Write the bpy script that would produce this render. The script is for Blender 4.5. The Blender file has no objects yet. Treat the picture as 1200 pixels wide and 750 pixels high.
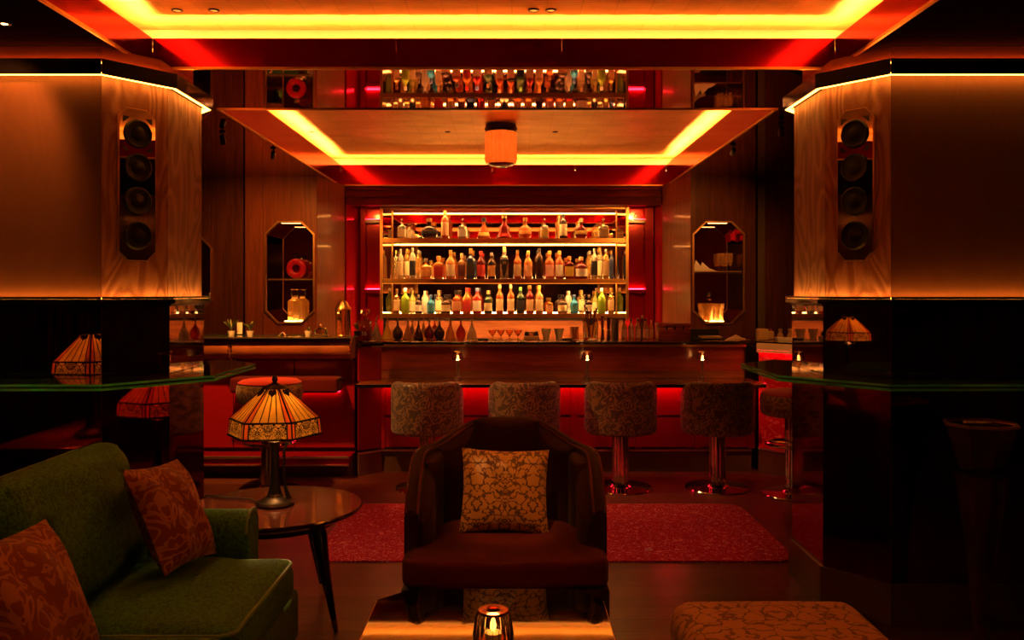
import bpy, bmesh, math, random
from mathutils import Vector, Matrix
PI = math.pi
R = math.radians
random.seed(7)
sc = bpy.context.scene
C = sc.collection

# ------------------------------------------------------------------ camera, world, exposure
EYE = 1.45
cam_d = bpy.data.cameras.new('camera'); cam_d.sensor_width = 36.0; cam_d.lens = 30.0
cam_d.shift_y = -33.0 / 1200.0; cam_d.clip_start = 0.05
cam = bpy.data.objects.new('camera', cam_d); C.objects.link(cam)
cam.location = (0, 0, EYE); cam.rotation_euler = (PI / 2, 0, 0)
sc.camera = cam
world = bpy.data.worlds.new('night'); sc.world = world; world.use_nodes = True
world.node_tree.nodes['Background'].inputs[0].default_value = (1.0, 0.25, 0.12, 1)
world.node_tree.nodes['Background'].inputs[1].default_value = 0.004
vs = sc.view_settings
vs.view_transform = 'Standard'; vs.look = 'None'; vs.gamma = 1.0; vs.use_curve_mapping = False
vs.exposure = 0.0
sc.cycles.sample_clamp_indirect = 4.0
sc.cycles.max_bounces = 10

ORANGE = (1.0, 0.36, 0.045)
WARM = (1.0, 0.47, 0.12)
COVE = (1.0, 0.45, 0.085)
RED = (1.0, 0.010, 0.030)
K = dict(cof1=170.0, cof2=185.0, pil_down=16.0, pil_up=24.0, pil_bot=18.0, shelf=100.0, red=38.0, redback=40.0)

def P(px, py, d):
    """a pixel of the 1200x750 photograph at depth d -> a place in the room"""
    return Vector(((px - 600.0) * d / 1000.0, d, EYE - (py - 342.0) * d / 1000.0))

# ------------------------------------------------------------------ materials
MATS = {}
def mat(name, col=(0.5, 0.5, 0.5), rough=0.5, metal=0.0, trans=0.0, ior=1.45, emis=None, es=0.0, coat=0.0, spec=0.5, sheen=0.0, alpha=1.0):
    if name in MATS: return MATS[name]
    m = bpy.data.materials.new(name); m.use_nodes = True
    b = m.node_tree.nodes['Principled BSDF']
    b.inputs['Base Color'].default_value = (*col, 1)
    b.inputs['Roughness'].default_value = rough
    b.inputs['Metallic'].default_value = metal
    b.inputs['Transmission Weight'].default_value = trans
    b.inputs['IOR'].default_value = ior
    b.inputs['Coat Weight'].default_value = coat
    b.inputs['Coat Roughness'].default_value = 0.06
    b.inputs['Specular IOR Level'].default_value = spec
    b.inputs['Sheen Weight'].default_value = sheen
    if emis:
        b.inputs['Emission Color'].default_value = (*emis, 1); b.inputs['Emission Strength'].default_value = es
    MATS[name] = m
    return m

class NT:
    """small helper to write node graphs"""
    def __init__(self, m):
        self.t = m.node_tree; self.n = self.t.nodes; self.l = self.t.links
        self.b = self.n['Principled BSDF'] if 'Principled BSDF' in self.n else None
    def put(self, s, v):
        if hasattr(v, 'is_linked') or isinstance(v, bpy.types.NodeSocket): self.l.new(v, s)
        elif isinstance(v, (tuple, list)): s.default_value = (*v, 1) if len(v) == 3 and s.type == 'RGBA' else v
        else: s.default_value = v
    def coord(self, kind='Object'):
        return self.n.new('ShaderNodeTexCoord').outputs[kind]
    def mapping(self, v, scale=(1, 1, 1), rot=(0, 0, 0), loc=(0, 0, 0)):
        k = self.n.new('ShaderNodeMapping'); self.l.new(v, k.inputs[0])
        k.inputs['Scale'].default_value = scale; k.inputs['Rotation'].default_value = rot; k.inputs['Location'].default_value = loc
        return k.outputs[0]
    def noise(self, v, scale=5, detail=3, rough=0.5, dist=0.0, out='Fac'):
        k = self.n.new('ShaderNodeTexNoise'); self.l.new(v, k.inputs['Vector'])
        k.inputs['Scale'].default_value = scale; k.inputs['Detail'].default_value = detail
        k.inputs['Roughness'].default_value = rough; k.inputs['Distortion'].default_value = dist
        return k.outputs[out]
    def vor(self, v, scale=5, feature='F1', out='Distance', rnd=1.0):
        k = self.n.new('ShaderNodeTexVoronoi'); k.feature = feature; self.l.new(v, k.inputs['Vector'])
        k.inputs['Scale'].default_value = scale; k.inputs['Randomness'].default_value = rnd
        return k.outputs[out]
    def math(self, op, a, b=0.0, c=None):
        k = self.n.new('ShaderNodeMath'); k.operation = op
        self.put(k.inputs[0], a); self.put(k.inputs[1], b)
        if c is not None: self.put(k.inputs[2], c)
        return k.outputs[0]
    def ramp(self, f, stops, interp='LINEAR'):
        k = self.n.new('ShaderNodeValToRGB'); self.l.new(f, k.inputs[0]); k.color_ramp.interpolation = interp
        e = k.color_ramp.elements
        while len(e) < len(stops): e.new(0.5)
        for i, (p, c) in enumerate(stops):
            e[i].position = p; e[i].color = (*c, 1) if len(c) == 3 else c
        return k.outputs[0]
    def mix(self, f, a, b):
        k = self.n.new('ShaderNodeMix'); k.data_type = 'RGBA'
        self.put(k.inputs[0], f); self.put(k.inputs[6], a); self.put(k.inputs[7], b)
        return k.outputs[2]
    def xyz(self, v):
        k = self.n.new('ShaderNodeSeparateXYZ'); self.l.new(v, k.inputs[0]); return k.outputs
    def vec(self, x, y, z=0.0):
        k = self.n.new('ShaderNodeCombineXYZ')
        for s, v in zip(k.inputs, (x, y, z)): self.put(s, v)
        return k.outputs[0]
    def bump(self, h, strength=0.2, dist=0.01):
        k = self.n.new('ShaderNodeBump'); k.inputs['Strength'].default_value = strength; k.inputs['Distance'].default_value = dist
        self.l.new(h, k.inputs['Height']); self.l.new(k.outputs[0], self.b.inputs['Normal'])
    def set(self, name, v): self.put(self.b.inputs[name], v)

def emit(name, col, s):
    return mat(name, (0.02, 0.02, 0.02), 0.5, emis=col, es=s)

# --- plain ones
mat('brass', (0.86, 0.52, 0.19), 0.30, 1.0)
mat('crystal', (1.0, 0.66, 0.26), 0.06, trans=0.75)
mat('bronze', (0.035, 0.020, 0.012), 0.38, 0.9)
mat('chrome', (0.86, 0.80, 0.76), 0.10, 1.0)
mat('steel', (0.78, 0.70, 0.62), 0.32, 1.0)
mat('copper', (0.80, 0.36, 0.20), 0.2, 1.0)
mat('black_gloss', (0.012, 0.008, 0.008), 0.06, 0.0, coat=0.6)
mat('black_satin', (0.012, 0.010, 0.010), 0.45)
mat('dark_core', (0.025, 0.008, 0.006), 0.5)
mat('cove_paint', (0.55, 0.36, 0.20), 0.6)
mat('mirror', (0.80, 0.66, 0.52), 0.015, 1.0)
mat('mirror_bronze', (0.66, 0.24, 0.18), 0.02, 1.0)
mat('mirror_smoke', (0.30, 0.18, 0.13), 0.02, 1.0)
mat('mirror_red', (0.23, 0.022, 0.022), 0.05, 1.0)
mat('fascia_red', (0.58, 0.012, 0.050), 0.13, 1.0)
mat('lacquer_red', (0.26, 0.008, 0.010), 0.16, 0.0, coat=0.5)
mat('lacquer_dark', (0.11, 0.005, 0.006), 0.40, 0.0, spec=0.06)
mat('red_sheet', (0.42, 0.010, 0.018), 0.10, 0.35, coat=0.5)
mat('lead', (0.018, 0.012, 0.010), 0.5, 0.6)
mat('velvet_dark', (0.026, 0.003, 0.003), 0.7, sheen=0.06, spec=0.2)
mat('velvet_red', (0.085, 0.004, 0.005), 0.8, sheen=0.08, spec=0.2)
mat('velvet_top', (0.42, 0.02, 0.02), 0.8, sheen=0.4, spec=0.2)
mat('skirt_stone', (0.10, 0.060, 0.040), 0.35)
mat('white_paper', (0.80, 0.74, 0.66), 0.7)
mat('napkin', (0.72, 0.50, 0.36), 0.8)
mat('kraft', (0.52, 0.33, 0.14), 0.75)
mat('white_stone', (0.72, 0.66, 0.60), 0.25)
mat('leaf_green', (0.10, 0.14, 0.03), 0.5)
mat('glass', (1.0, 0.93, 0.80), 0.0, trans=1.0)
mat('glass_amber', (1.0, 0.62, 0.25), 0.02, trans=1.0)
mat('glass_ledge', (0.02, 0.10, 0.055), 0.04, 0.0, coat=0.5)
mat('glass_edge', (0.10, 0.75, 0.36), 0.2)
mat('vase_glass', (0.30, 0.17, 0.11), 0.04, trans=0.85)
mat('speaker_cone', (0.006, 0.005, 0.005), 0.45, spec=0.25)

def wood(name, dark, light, scale=(14, 14, 0.7), rough=0.32, coat=0.25, seed=0.0):
    m = mat(name, light, rough, coat=coat); t = NT(m)
    v = t.mapping(t.coord(), scale, loc=(seed, seed * 0.7, seed * 1.3))
    n = t.noise(v, 3.0, 6, 0.62, 0.6)
    w = t.noise(t.mapping(t.coord(), tuple(s * 5 for s in scale)), 3.0, 3)
    f = t.math('ADD', t.math('MULTIPLY', n, 0.75), t.math('MULTIPLY', w, 0.25))
    t.set('Base Color', t.ramp(f, [(0.32, dark), (0.68, light)]))
    t.bump(f, 0.08, 0.002)
    return m
wood('wood_wall', (0.13, 0.034, 0.012), (0.31, 0.086, 0.028))
wood('wood_wall_dark', (0.060, 0.020, 0.010), (0.15, 0.050, 0.022), rough=0.22, coat=0.5, seed=3.1)
wood('wood_bar', (0.14, 0.022, 0.014), (0.34, 0.055, 0.030), (0.8, 9, 14), 0.25, 0.4, seed=1.7)
wood('wood_counter', (0.16, 0.055, 0.022), (0.34, 0.12, 0.05), (0.8, 9, 9), 0.18, 0.5, seed=5.0)
wood('wood_table', (0.030, 0.006, 0.004), (0.085, 0.016, 0.008), (1.0, 8, 8), 0.10, 0.3, seed=2.0)
wood('wood_leg', (0.020, 0.008, 0.006), (0.05, 0.018, 0.012), (9, 9, 1), 0.25, 0.4)
wood('olive_panel', (0.10, 0.075, 0.045), (0.20, 0.15, 0.09), (14, 14, 0.5), 0.25, 0.3, seed=8)  # greenish glare on one bay panel is painted into this wood

# floor: dark stained boards
m = mat('floor_wood', (0.06, 0.02, 0.012), 0.30, spec=0.3); t = NT(m)
co = t.coord()
bk = t.n.new('ShaderNodeTexBrick'); t.l.new(t.mapping(co, (1, 1, 1), (0, 0, 0)), bk.inputs['Vector'])
bk.inputs['Scale'].default_value = 1.0; bk.inputs['Brick Width'].default_value = 1.3; bk.inputs['Row Height'].default_value = 0.14
bk.inputs['Mortar Size'].default_value = 0.003; bk.offset = 0.37
bk.inputs['Color1'].default_value = (0.35, 0.35, 0.35, 1); bk.inputs['Color2'].default_value = (0.65, 0.65, 0.65, 1); bk.inputs['Mortar'].default_value = (0, 0, 0, 1)
g = t.noise(t.mapping(co, (2, 22, 1)), 3, 5, 0.6, 0.5)
f = t.math('MULTIPLY', t.math('ADD', g, bk.outputs['Color']), 0.5)
t.set('Base Color', t.ramp(f, [(0.15, (0.020, 0.007, 0.004)), (0.45, (0.075, 0.026, 0.013)), (0.75, (0.17, 0.065, 0.030))]))
t.bump(f, 0.05, 0.002)

# gold leaf ceiling
def gold_leaf(name, tile):
    m = mat(name, (0.85, 0.5, 0.17), 0.3, 1.0); t = NT(m); co = t.coord()
    bk = t.n.new('ShaderNodeTexBrick'); t.l.new(co, bk.inputs['Vector'])
    bk.inputs['Scale'].default_value = 1.0; bk.inputs['Brick Width'].default_value = tile; bk.inputs['Row Height'].default_value = tile
    bk.inputs['Mortar Size'].default_value = 0.0025; bk.offset = 0.0
    bk.inputs['Color1'].default_value = (0.92, 0.56, 0.20, 1); bk.inputs['Color2'].default_value = (0.84, 0.49, 0.16, 1); bk.inputs['Mortar'].default_value = (0.70, 0.38, 0.11, 1)
    n = t.noise(t.mapping(co, (1.0, 2.4, 1)), 2.6, 5, 0.6, 0.3)
    t.set('Base Color', t.mix(t.ramp(n, [(0.32, (0.2, 0.2, 0.2)), (0.66, (1, 1, 1))]), (0.66, 0.34, 0.10), bk.outputs['Color']))
    t.set('Roughness', t.ramp(n, [(0.3, (0.52,) * 3), (0.7, (0.44,) * 3)]))
    t.bump(t.noise(t.mapping(co, (3, 6, 1)), 3, 2), 0.03, 0.004)
gold_leaf('gold_leaf', 0.16)

# ceiling lacquer at the sides
m = mat('ceil_lacquer', (0.016, 0.005, 0.004), 0.5, spec=0.0)
mat('frieze', (0.28, 0.065, 0.030), 0.6, spec=0.1)

# pillar cloth: watered silk
def moire(name, a, b, amp=0.28):
    m = mat(name, a, 0.62, sheen=0.15, spec=0.3); t = NT(m); co = t.coord()
    x, y, z = t.xyz(co)[:3]
    v = t.vec(t.math('SUBTRACT', t.math('ABSOLUTE', t.math('ADD', x, 0.07)), y), z, 0.0)
    w = t.noise(t.mapping(v, (4.0, 1.5, 1)), 1.3, 1.5, 0.4, 0.7)
    s = t.math('SINE', t.math('MULTIPLY', w, 54.0))
    fine = t.noise(t.mapping(v, (60, 420, 1)), 1.0, 2)
    f = t.math('ADD', t.math('MULTIPLY', s, amp), t.math('MULTIPLY', fine, 0.9))
    t.set('Base Color', t.ramp(f, [(0.15, a), (0.85, b)]))
    t.bump(fine, 0.10, 0.001)
moire('silk', (0.30, 0.105, 0.052), (0.58, 0.28, 0.18))  # lamp light on the side facets is put into this paler cloth
moire('silk_plain', (0.20, 0.068, 0.025), (0.24, 0.084, 0.032), 0.10)

# damask: mirrored scrolls
def damask(name, base, fig, mode='xy', scale=7.0, period=0.16, thr=0.1, rough=0.55, metal=0.0, sheen=0.2, freq=30.0, cracks=False):
    m = mat(name, base, rough, sheen=sheen, spec=0.35); t = NT(m); co = t.coord()
    x, y, z = t.xyz(co)[:3]
    if mode == 'cyl': u, v = t.math('ADD', t.math('MULTIPLY', t.math('ARCTAN2', x, t.math('MULTIPLY', y, -1.0)), 0.265), 0.31), z
    elif mode == 'xz': u, v = x, z
    elif mode == 'yz': u, v = y, z
    else: u, v = x, y
    uu = t.math('PINGPONG', u, period)
    vec = t.vec(uu, v, 0.3)
    if cracks:
        wv = t.n.new('ShaderNodeVectorMath'); wv.operation = 'ADD'
        t.l.new(vec, wv.inputs[0])
        sc_ = t.n.new('ShaderNodeVectorMath'); sc_.operation = 'SCALE'; sc_.inputs['Scale'].default_value = 0.10
        t.l.new(t.noise(vec, scale * 1.3, 3, 0.5, 0.0, 'Color'), sc_.inputs[0]); t.l.new(sc_.outputs[0], wv.inputs[1])
        d = t.vor(wv.outputs[0], scale * 2.2, 'DISTANCE_TO_EDGE')
        n2 = t.noise(vec, scale * 5, 3, 0.6, 1.0)
        pat = t.math('GREATER_THAN', t.math('ADD', d, t.math('MULTIPLY', t.math('SUBTRACT', n2, 0.5), 0.32)), thr)
    else:
        n = t.noise(vec, scale, 1.5, 0.45, 1.6)
        s = t.math('SINE', t.math('MULTIPLY', n, freq))
        n2 = t.noise(vec, scale * 3.2, 3, 0.6, 0.8)
        pat = t.math('GREATER_THAN', t.math('ADD', s, t.math('MULTIPLY', t.math('SUBTRACT', n2, 0.5), 2.6)), thr)
    weave = t.noise(t.vec(t.math('MULTIPLY', u, 500.0), t.math('MULTIPLY', v, 160.0)), 1.0, 1)
    c = t.mix(pat, base, fig)
    t.set('Base Color', t.mix(t.math('MULTIPLY', weave, 0.35), c, tuple(k * 0.5 for k in fig)))
    t.set('Roughness', t.math('SUBTRACT', rough + 0.15, t.math('MULTIPLY', pat, 0.3)))
    t.bump(pat, 0.18, 0.002)
    return m
damask('damask_stool', (0.034, 0.015, 0.006), (0.20, 0.105, 0.036), 'cyl', 12.0, 0.9, 0.2, 0.5)
damask('damask_gold', (0.075, 0.022, 0.008), (0.62, 0.27, 0.055), 'xy', 13.0, 0.115, 0.075, 0.5, cracks=True)
damask('damask_rust', (0.26, 0.045, 0.014), (0.58, 0.22, 0.07), 'xy', 11.0, 0.13, 0.3, 0.5)
damask('damask_ottoman', (0.10, 0.030, 0.012), (0.48, 0.19, 0.06), 'xy', 8.0, 0.16, 0.055, 0.6, cracks=True)
damask('damask_pouf', (0.16, 0.10, 0.05), (0.36, 0.25, 0.13), 'cyl', 8.0, 0.13, 0.3, 0.55)
# green brocade of the sofa
m = mat('green_velvet', (0.07, 0.085, 0.016), 0.65, sheen=0.03, spec=0.15); t = NT(m); co = t.coord()
n = t.noise(co, 85, 4, 0.6, 1.2); nb = t.noise(co, 7, 3)
t.set('Base Color', t.ramp(n, [(0.40, (0.012, 0.050, 0.003)), (0.58, (0.045, 0.150, 0.007))]))
t.bump(t.math('ADD', n, t.math('MULTIPLY', nb, 2.0)), 0.25, 0.006)
mat('green_piping', (0.13, 0.24, 0.035), 0.5)
# leather
m = mat('leather', (0.25, 0.085, 0.028), 0.38, coat=0.1); t = NT(m); co = t.coord()
n = t.noise(co, 5, 4)
t.set('Base Color', t.ramp(n, [(0.35, (0.19, 0.062, 0.020)), (0.65, (0.30, 0.105, 0.036))]))
t.bump(t.vor(co, 160), 0.08, 0.001)
# red marble
m = mat('red_marble', (0.45, 0.01, 0.02), 0.08, coat=0.6); t = NT(m); co = t.coord()
n = t.noise(t.mapping(co, (1, 1, 2.2), (0, 0.4, 0)), 4.5, 5, 0.6, 1.4)
vein = t.ramp(t.math('ABSOLUTE', t.math('SUBTRACT', n, 0.5)), [(0.0, (1, 1, 1)), (0.018, (0, 0, 0))])
t.set('Base Color', t.mix(t.math('MULTIPLY', vein, 0.75), t.mix(t.noise(co, 3, 3), (0.30, 0.006, 0.012), (0.50, 0.012, 0.02)), (0.85, 0.35, 0.32)))
# bar front lacquer with depth variation
# rug
m = mat('rug', (0.3, 0.02, 0.02), 0.95, spec=0.1); t = NT(m); co = t.coord()
a = t.math('GREATER_THAN', t.noise(co, 48, 3, 0.7, 1.5), 0.585)
b2 = t.math('GREATER_THAN', t.noise(t.mapping(co, (1, 1, 1), loc=(5, 2, 0)), 55, 3, 0.7, 1.0), 0.625)
fl = t.math('LESS_THAN', t.vor(co, 3.4), 0.085)
c = t.mix(t.noise(co, 60, 2), (0.24, 0.010, 0.024), (0.38, 0.018, 0.036))
c = t.mix(t.math('MULTIPLY', a, 0.8), c, (0.72, 0.34, 0.29))
c = t.mix(t.math('MULTIPLY', b2, 0.6), c, (0.16, 0.14, 0.15))
c = t.mix(t.math('MULTIPLY', fl, 0.6), c, (0.35, 0.33, 0.32))
t.set('Base Color', c); t.bump(t.noise(co, 240, 2), 0.5, 0.006)
# tiffany glass: lets lamp light through
def shade_glass(name, col, pattern=False):
    m = bpy.data.materials.new(name); m.use_nodes = True; MATS[name] = m
    t = NT(m); n = t.n; n.remove(n['Principled BSDF']); out = n['Material Output']
    co = t.coord()
    f = t.noise(t.mapping(co, (12, 12, 5)), 2.0, 4, 0.6, 0.6)
    c = t.ramp(f, [(0.3, tuple(k * 0.72 for k in col)), (0.7, col)])
    if pattern:
        x, y, z = t.xyz(co)[:3]
        ang = t.math('MULTIPLY', t.math('ARCTAN2', x, y), 0.19)
        q = t.vec(t.math('PINGPONG', ang, 0.05), z, 0.0)
        p = t.math('GREATER_THAN', t.math('SINE', t.math('MULTIPLY', t.noise(q, 34, 1, 0.5, 1.8), 30.0)), -0.15)
        c = t.mix(p, (0.012, 0.008, 0.006), c)
    tr = n.new('ShaderNodeBsdfTranslucent'); df = n.new('ShaderNodeBsdfDiffuse'); gl = n.new('ShaderNodeBsdfGlossy')
    gl.inputs['Roughness'].default_value = 0.2
    t.l.new(c, tr.inputs[0]); t.l.new(c, df.inputs[0])
    m1 = n.new('ShaderNodeMixShader'); m1.inputs[0].default_value = 0.25
    t.l.new(tr.outputs[0], m1.inputs[1]); t.l.new(df.outputs[0], m1.inputs[2])
    m2 = n.new('ShaderNodeMixShader'); m2.inputs[0].default_value = 0.04
    t.l.new(m1.outputs[0], m2.inputs[1]); t.l.new(gl.outputs[0], m2.inputs[2])
    t.l.new(m2.outputs[0], out.inputs[0])
shade_glass('shade_amber', (0.98, 0.60, 0.17))
shade_glass('shade_rose', (0.85, 0.30, 0.09))
shade_glass('shade_band', (0.95, 0.62, 0.22), True)
shade_glass('pendant_glass', (0.95, 0.58, 0.30))

# ------------------------------------------------------------------ mesh helpers
def bm_new(): return bmesh.new()
def add_box(bm, lo, hi):
    x0, y0, z0 = lo; x1, y1, z1 = hi
    v = [bm.verts.new(p) for p in ((x0, y0, z0), (x1, y0, z0), (x1, y1, z0), (x0, y1, z0), (x0, y0, z1), (x1, y0, z1), (x1, y1, z1), (x0, y1, z1))]
    for f in ((0, 3, 2, 1), (4, 5, 6, 7), (0, 1, 5, 4), (1, 2, 6, 5), (2, 3, 7, 6), (3, 0, 4, 7)): bm.faces.new([v[i] for i in f])
    return bm
def box(lo, hi, bev=0.0, seg=2):
    bm = add_box(bm_new(), lo, hi)
    if bev > 0: bmesh.ops.bevel(bm, geom=bm.edges[:], offset=bev, segments=seg, profile=0.5, affect='EDGES')
    return bm
def add_prism(bm, poly, z0, z1):
    a = [bm.verts.new((x, y, z0)) for x, y in poly]; b = [bm.verts.new((x, y, z1)) for x, y in poly]
    n = len(poly); bm.faces.new(list(reversed(a))); bm.faces.new(b)
    for i in range(n): bm.faces.new((a[i], a[(i + 1) % n], b[(i + 1) % n], b[i]))
    return bm
def prism(poly, z0, z1, bev=0.0, seg=2):
    bm = add_prism(bm_new(), poly, z0, z1)
    if bev > 0: bmesh.ops.bevel(bm, geom=bm.edges[:], offset=bev, segments=seg, profile=0.5, affect='EDGES')
    return bm
def add_lathe(bm, prof, n=24, c=(0, 0, 0), rad=None, a0=0.0, a1=2 * PI, sx=1.0, sy=1.0):
    """prof: list of (r, z); rad(angle) scales r"""
    full = abs(a1 - a0 - 2 * PI) < 1e-6; rings = []
    m = n if full else n + 1
    for r, z in prof:
        if r < 1e-6 and full: rings.append([bm.verts.new((c[0], c[1], c[2] + z))]); continue
        ring = []
        for i in range(m):
            a = a0 + (a1 - a0) * i / n; k = r * (rad(a) if rad else 1.0)
            ring.append(bm.verts.new((c[0] + k * math.cos(a) * sx, c[1] + k * math.sin(a) * sy, c[2] + z)))
        rings.append(ring)
    for p, q in zip(rings, rings[1:]):
        for i in range(n):
            j = (i + 1) % m
            if len(p) == 1 and len(q) == 1: continue
            if len(p) == 1: bm.faces.new((p[0], q[j], q[i]))
            elif len(q) == 1: bm.faces.new((p[i], p[j], q[0]))
            else: bm.faces.new((p[i], p[j], q[j], q[i]))
    return bm
def lathe(prof, n=24, **k): return add_lathe(bm_new(), prof, n, **k)
def add_tube(bm, pts, r, n=8, cap=True):
    pts = [Vector(p) for p in pts]; rings = []; up = None
    for i, p in enumerate(pts):
        d = (pts[min(i + 1, len(pts) - 1)] - pts[max(i - 1, 0)]).normalized()
        if up is None: up = Vector((0, 0, 1)) if abs(d.z) < 0.9 else Vector((1, 0, 0))
        s = d.cross(up).normalized(); up = s.cross(d).normalized()
        rr = r[i] if isinstance(r, (list, tuple)) else r
        rings.append([bm.verts.new(p + (s * math.cos(2 * PI * k / n) + up * math.sin(2 * PI * k / n)) * rr) for k in range(n)])
    for a, b in zip(rings, rings[1:]):
        for k in range(n): bm.faces.new((a[k], a[(k + 1) % n], b[(k + 1) % n], b[k]))
    if cap:
        bm.faces.new(list(reversed(rings[0]))); bm.faces.new(rings[-1])
    return bm
def tube(pts, r, n=8): return add_tube(bm_new(), pts, r, n)
def loft(rings, close=True, caps=True):
    """rings: list of equally long lists of points (closed loops)"""
    bm = bm_new(); R_ = [[bm.verts.new(p) for p in r] for r in rings]
    n = len(R_[0])
    for a, b in zip(R_, R_[1:]):
        for k in range(n if close else n - 1): bm.faces.new((a[k], a[(k + 1) % n], b[(k + 1) % n], b[k]))
    if caps:
        bm.faces.new(list(reversed(R_[0]))); bm.faces.new(R_[-1])
    return bm
def cushion(hx, hy, hz, r, n=14, bulge=0.0, wob=0.0, seed=1):
    """rounded, puffed block centred on the origin"""
    bm = bm_new(); rnd = random.Random(seed)
    grid = {}
    def vert(p):
        k = tuple(round(q, 5) for q in p)
        if k not in grid: grid[k] = bm.verts.new(p)
        return grid[k]
    lin = [-1 + 2 * i / n for i in range(n + 1)]
    lin = [math.sin(q * PI / 2 * 0.92) / math.sin(PI / 2 * 0.92) for q in lin]
    for ax in range(3):
        for s in (-1, 1):
            for i in range(n):
                for j in range(n):
                    q = []
                    for (di, dj) in ((0, 0), (1, 0), (1, 1), (0, 1)):
                        p = [0, 0, 0]; p[ax] = s; p[(ax + 1) % 3] = lin[i + di]; p[(ax + 2) % 3] = lin[j + dj]; q.append(vert(p))
                    bm.faces.new(q if s > 0 else q[::-1])
    ph = [rnd.uniform(0, 6) for _ in range(6)]
    for v in bm.verts:
        u = v.co.copy()
        p = Vector((u.x * hx, u.y * hy, u.z * hz))
        inn = Vector((max(-(hx - r), min(hx - r, p.x)), max(-(hy - r), min(hy - r, p.y)), max(-(hz - r), min(hz - r, p.z))))
        d = p - inn
        if d.length > 1e-9: p = inn + d.normalized() * r
        b = bulge * (1 - u.x ** 2) * (1 - u.y ** 2)
        p.z += math.copysign(b, u.z) * abs(u.z)
        if wob: p.z += wob * u.z * (math.sin(5 * u.x + ph[0]) * math.sin(4 * u.y + ph[1]) + 0.5 * math.sin(11 * u.x + ph[2] + 3 * u.y))
        v.co = p
    return bm
def pillow(w, h, t, n=18):
    """knife-edge square pillow, local XY plane, thickness along Z"""
    bm = bm_new(); top = {}; bot = {}
    for i in range(n + 1):
        for j in range(n + 1):
            u = -1 + 2 * i / n; v = -1 + 2 * j / n
            k = ((1 - abs(u) ** 2.6) * (1 - abs(v) ** 2.6)) ** 0.55
            x = u * w / 2 * (1 - 0.07 * (1 - v * v)); y = v * h / 2 * (1 - 0.07 * (1 - u * u))
            wr = 0.06 * t * math.sin(7 * u + 3 * v) * k
            top[i, j] = bm.verts.new((x, y, k * t / 2 + wr))
            bot[i, j] = top[i, j] if i in (0, n) or j in (0, n) else bm.verts.new((x, y, -k * t / 2))
    for i in range(n):
        for j in range(n):
            bm.faces.new((top[i, j], top[i + 1, j], top[i + 1, j + 1], top[i, j + 1]))
            q = (bot[i, j], bot[i, j + 1], bot[i + 1, j + 1], bot[i + 1, j])
            if not all(a is b for a, b in zip(q, (top[i, j], top[i, j + 1], top[i + 1, j + 1], top[i + 1, j]))): bm.faces.new(q)
    return bm

# ------------------------------------------------------------------ object helpers
def obj(name, bm, m, parent=None, loc=None, rot=None, smooth=35):
    me = bpy.data.meshes.new(name)
    bmesh.ops.recalc_face_normals(bm, faces=bm.faces[:])
    bm.to_mesh(me); bm.free()
    if smooth:
        for p in me.polygons: p.use_smooth = True
        try: me.set_sharp_from_angle(angle=R(smooth))
        except Exception: pass
    me.materials.append(MATS[m] if isinstance(m, str) else m)
    o = bpy.data.objects.new(name, me); C.objects.link(o)
    if parent is not None: o.parent = parent
    if loc is not None: o.location = loc
    if rot is not None: o.rotation_euler = rot
    return o
def tag(o, label=None, cat=None, group=None, kind=None):
    if label: o['label'] = label
    if cat: o['category'] = cat
    if group: o['group'] = group
    if kind: o['kind'] = kind
    return o
def thing(name, label, cat, loc=(0, 0, 0), rotz=0.0, group=None):
    o = bpy.data.objects.new(name, None); C.objects.link(o); o.empty_display_size = 0.05
    o.location = loc; o.rotation_euler = (0, 0, rotz)
    return tag(o, label, cat, group)
def struct(name, loc=(0, 0, 0)):
    o = bpy.data.objects.new(name, None); C.objects.link(o); o.location = loc; o['kind'] = 'structure'
    return o
def struct_mesh(name, bm, m, label=None):
    o = obj(name, bm, m); o['kind'] = 'structure'
    if label: o['label'] = label
    return o
def dup(root, loc, rotz=0.0, label=None, group=None):
    r = root.copy(); C.objects.link(r); r.location = loc; r.rotation_euler = (0, 0, rotz)
    if label: r['label'] = label
    if group: r['group'] = group
    for ch in list(root.children):
        c = ch.copy(); C.objects.link(c); c.parent = r
        for g in list(ch.children):
            d = g.copy(); C.objects.link(d); d.parent = c
    return r
def light_point(loc, col, watt, rad=0.02, parent=None):
    d = bpy.data.lights.new('bulb_light', 'POINT'); d.color = col; d.energy = watt; d.shadow_soft_size = rad
    o = bpy.data.objects.new('bulb_light', d); C.objects.link(o); o.location = loc
    if parent: o.parent = parent
    return o
def light_spot(loc, target, col, watt, angle=40, blend=0.6, rad=0.03):
    d = bpy.data.lights.new('downlight_beam', 'SPOT'); d.color = col; d.energy = watt; d.spot_size = R(angle); d.spot_blend = blend; d.shadow_soft_size = rad
    o = bpy.data.objects.new('downlight_beam', d); C.objects.link(o); o.location = loc
    v = Vector(target) - Vector(loc); o.rotation_euler = v.to_track_quat('-Z', 'Y').to_euler()
    return o

# ================================================================== THE ROOM
ZC = 2.53                      # main ceiling level
CX0, CX1 = -1.735, 1.560       # both coffers, across
C1 = (1.20, 4.12, 2.674, 2.754)    # coffer over the lounge: front, back, fascia top, gold level
C2 = (5.05, 8.64, 2.737, 2.820)    # coffer over the bar
XW = 4.4
struct_mesh('floor', box((-XW, -2.6, -0.10), (XW, 9.75, 0.0)), 'floor_wood')
struct_mesh('wall_left', box((-XW - 0.1, -2.6, 0), (-XW, 9.75, 3.0)), 'wood_wall_dark')
struct_mesh('wall_right', box((XW, -2.6, 0), (XW + 0.1, 9.75, 3.0)), 'wood_wall_dark')
struct_mesh('wall_front', box((-XW, -2.7, 0), (XW, -2.6, 3.0)), 'wood_wall_dark')
struct_mesh('wall_back', box((-XW, 9.65, 0), (XW, 9.75, 3.0)), 'dark_core')

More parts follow.
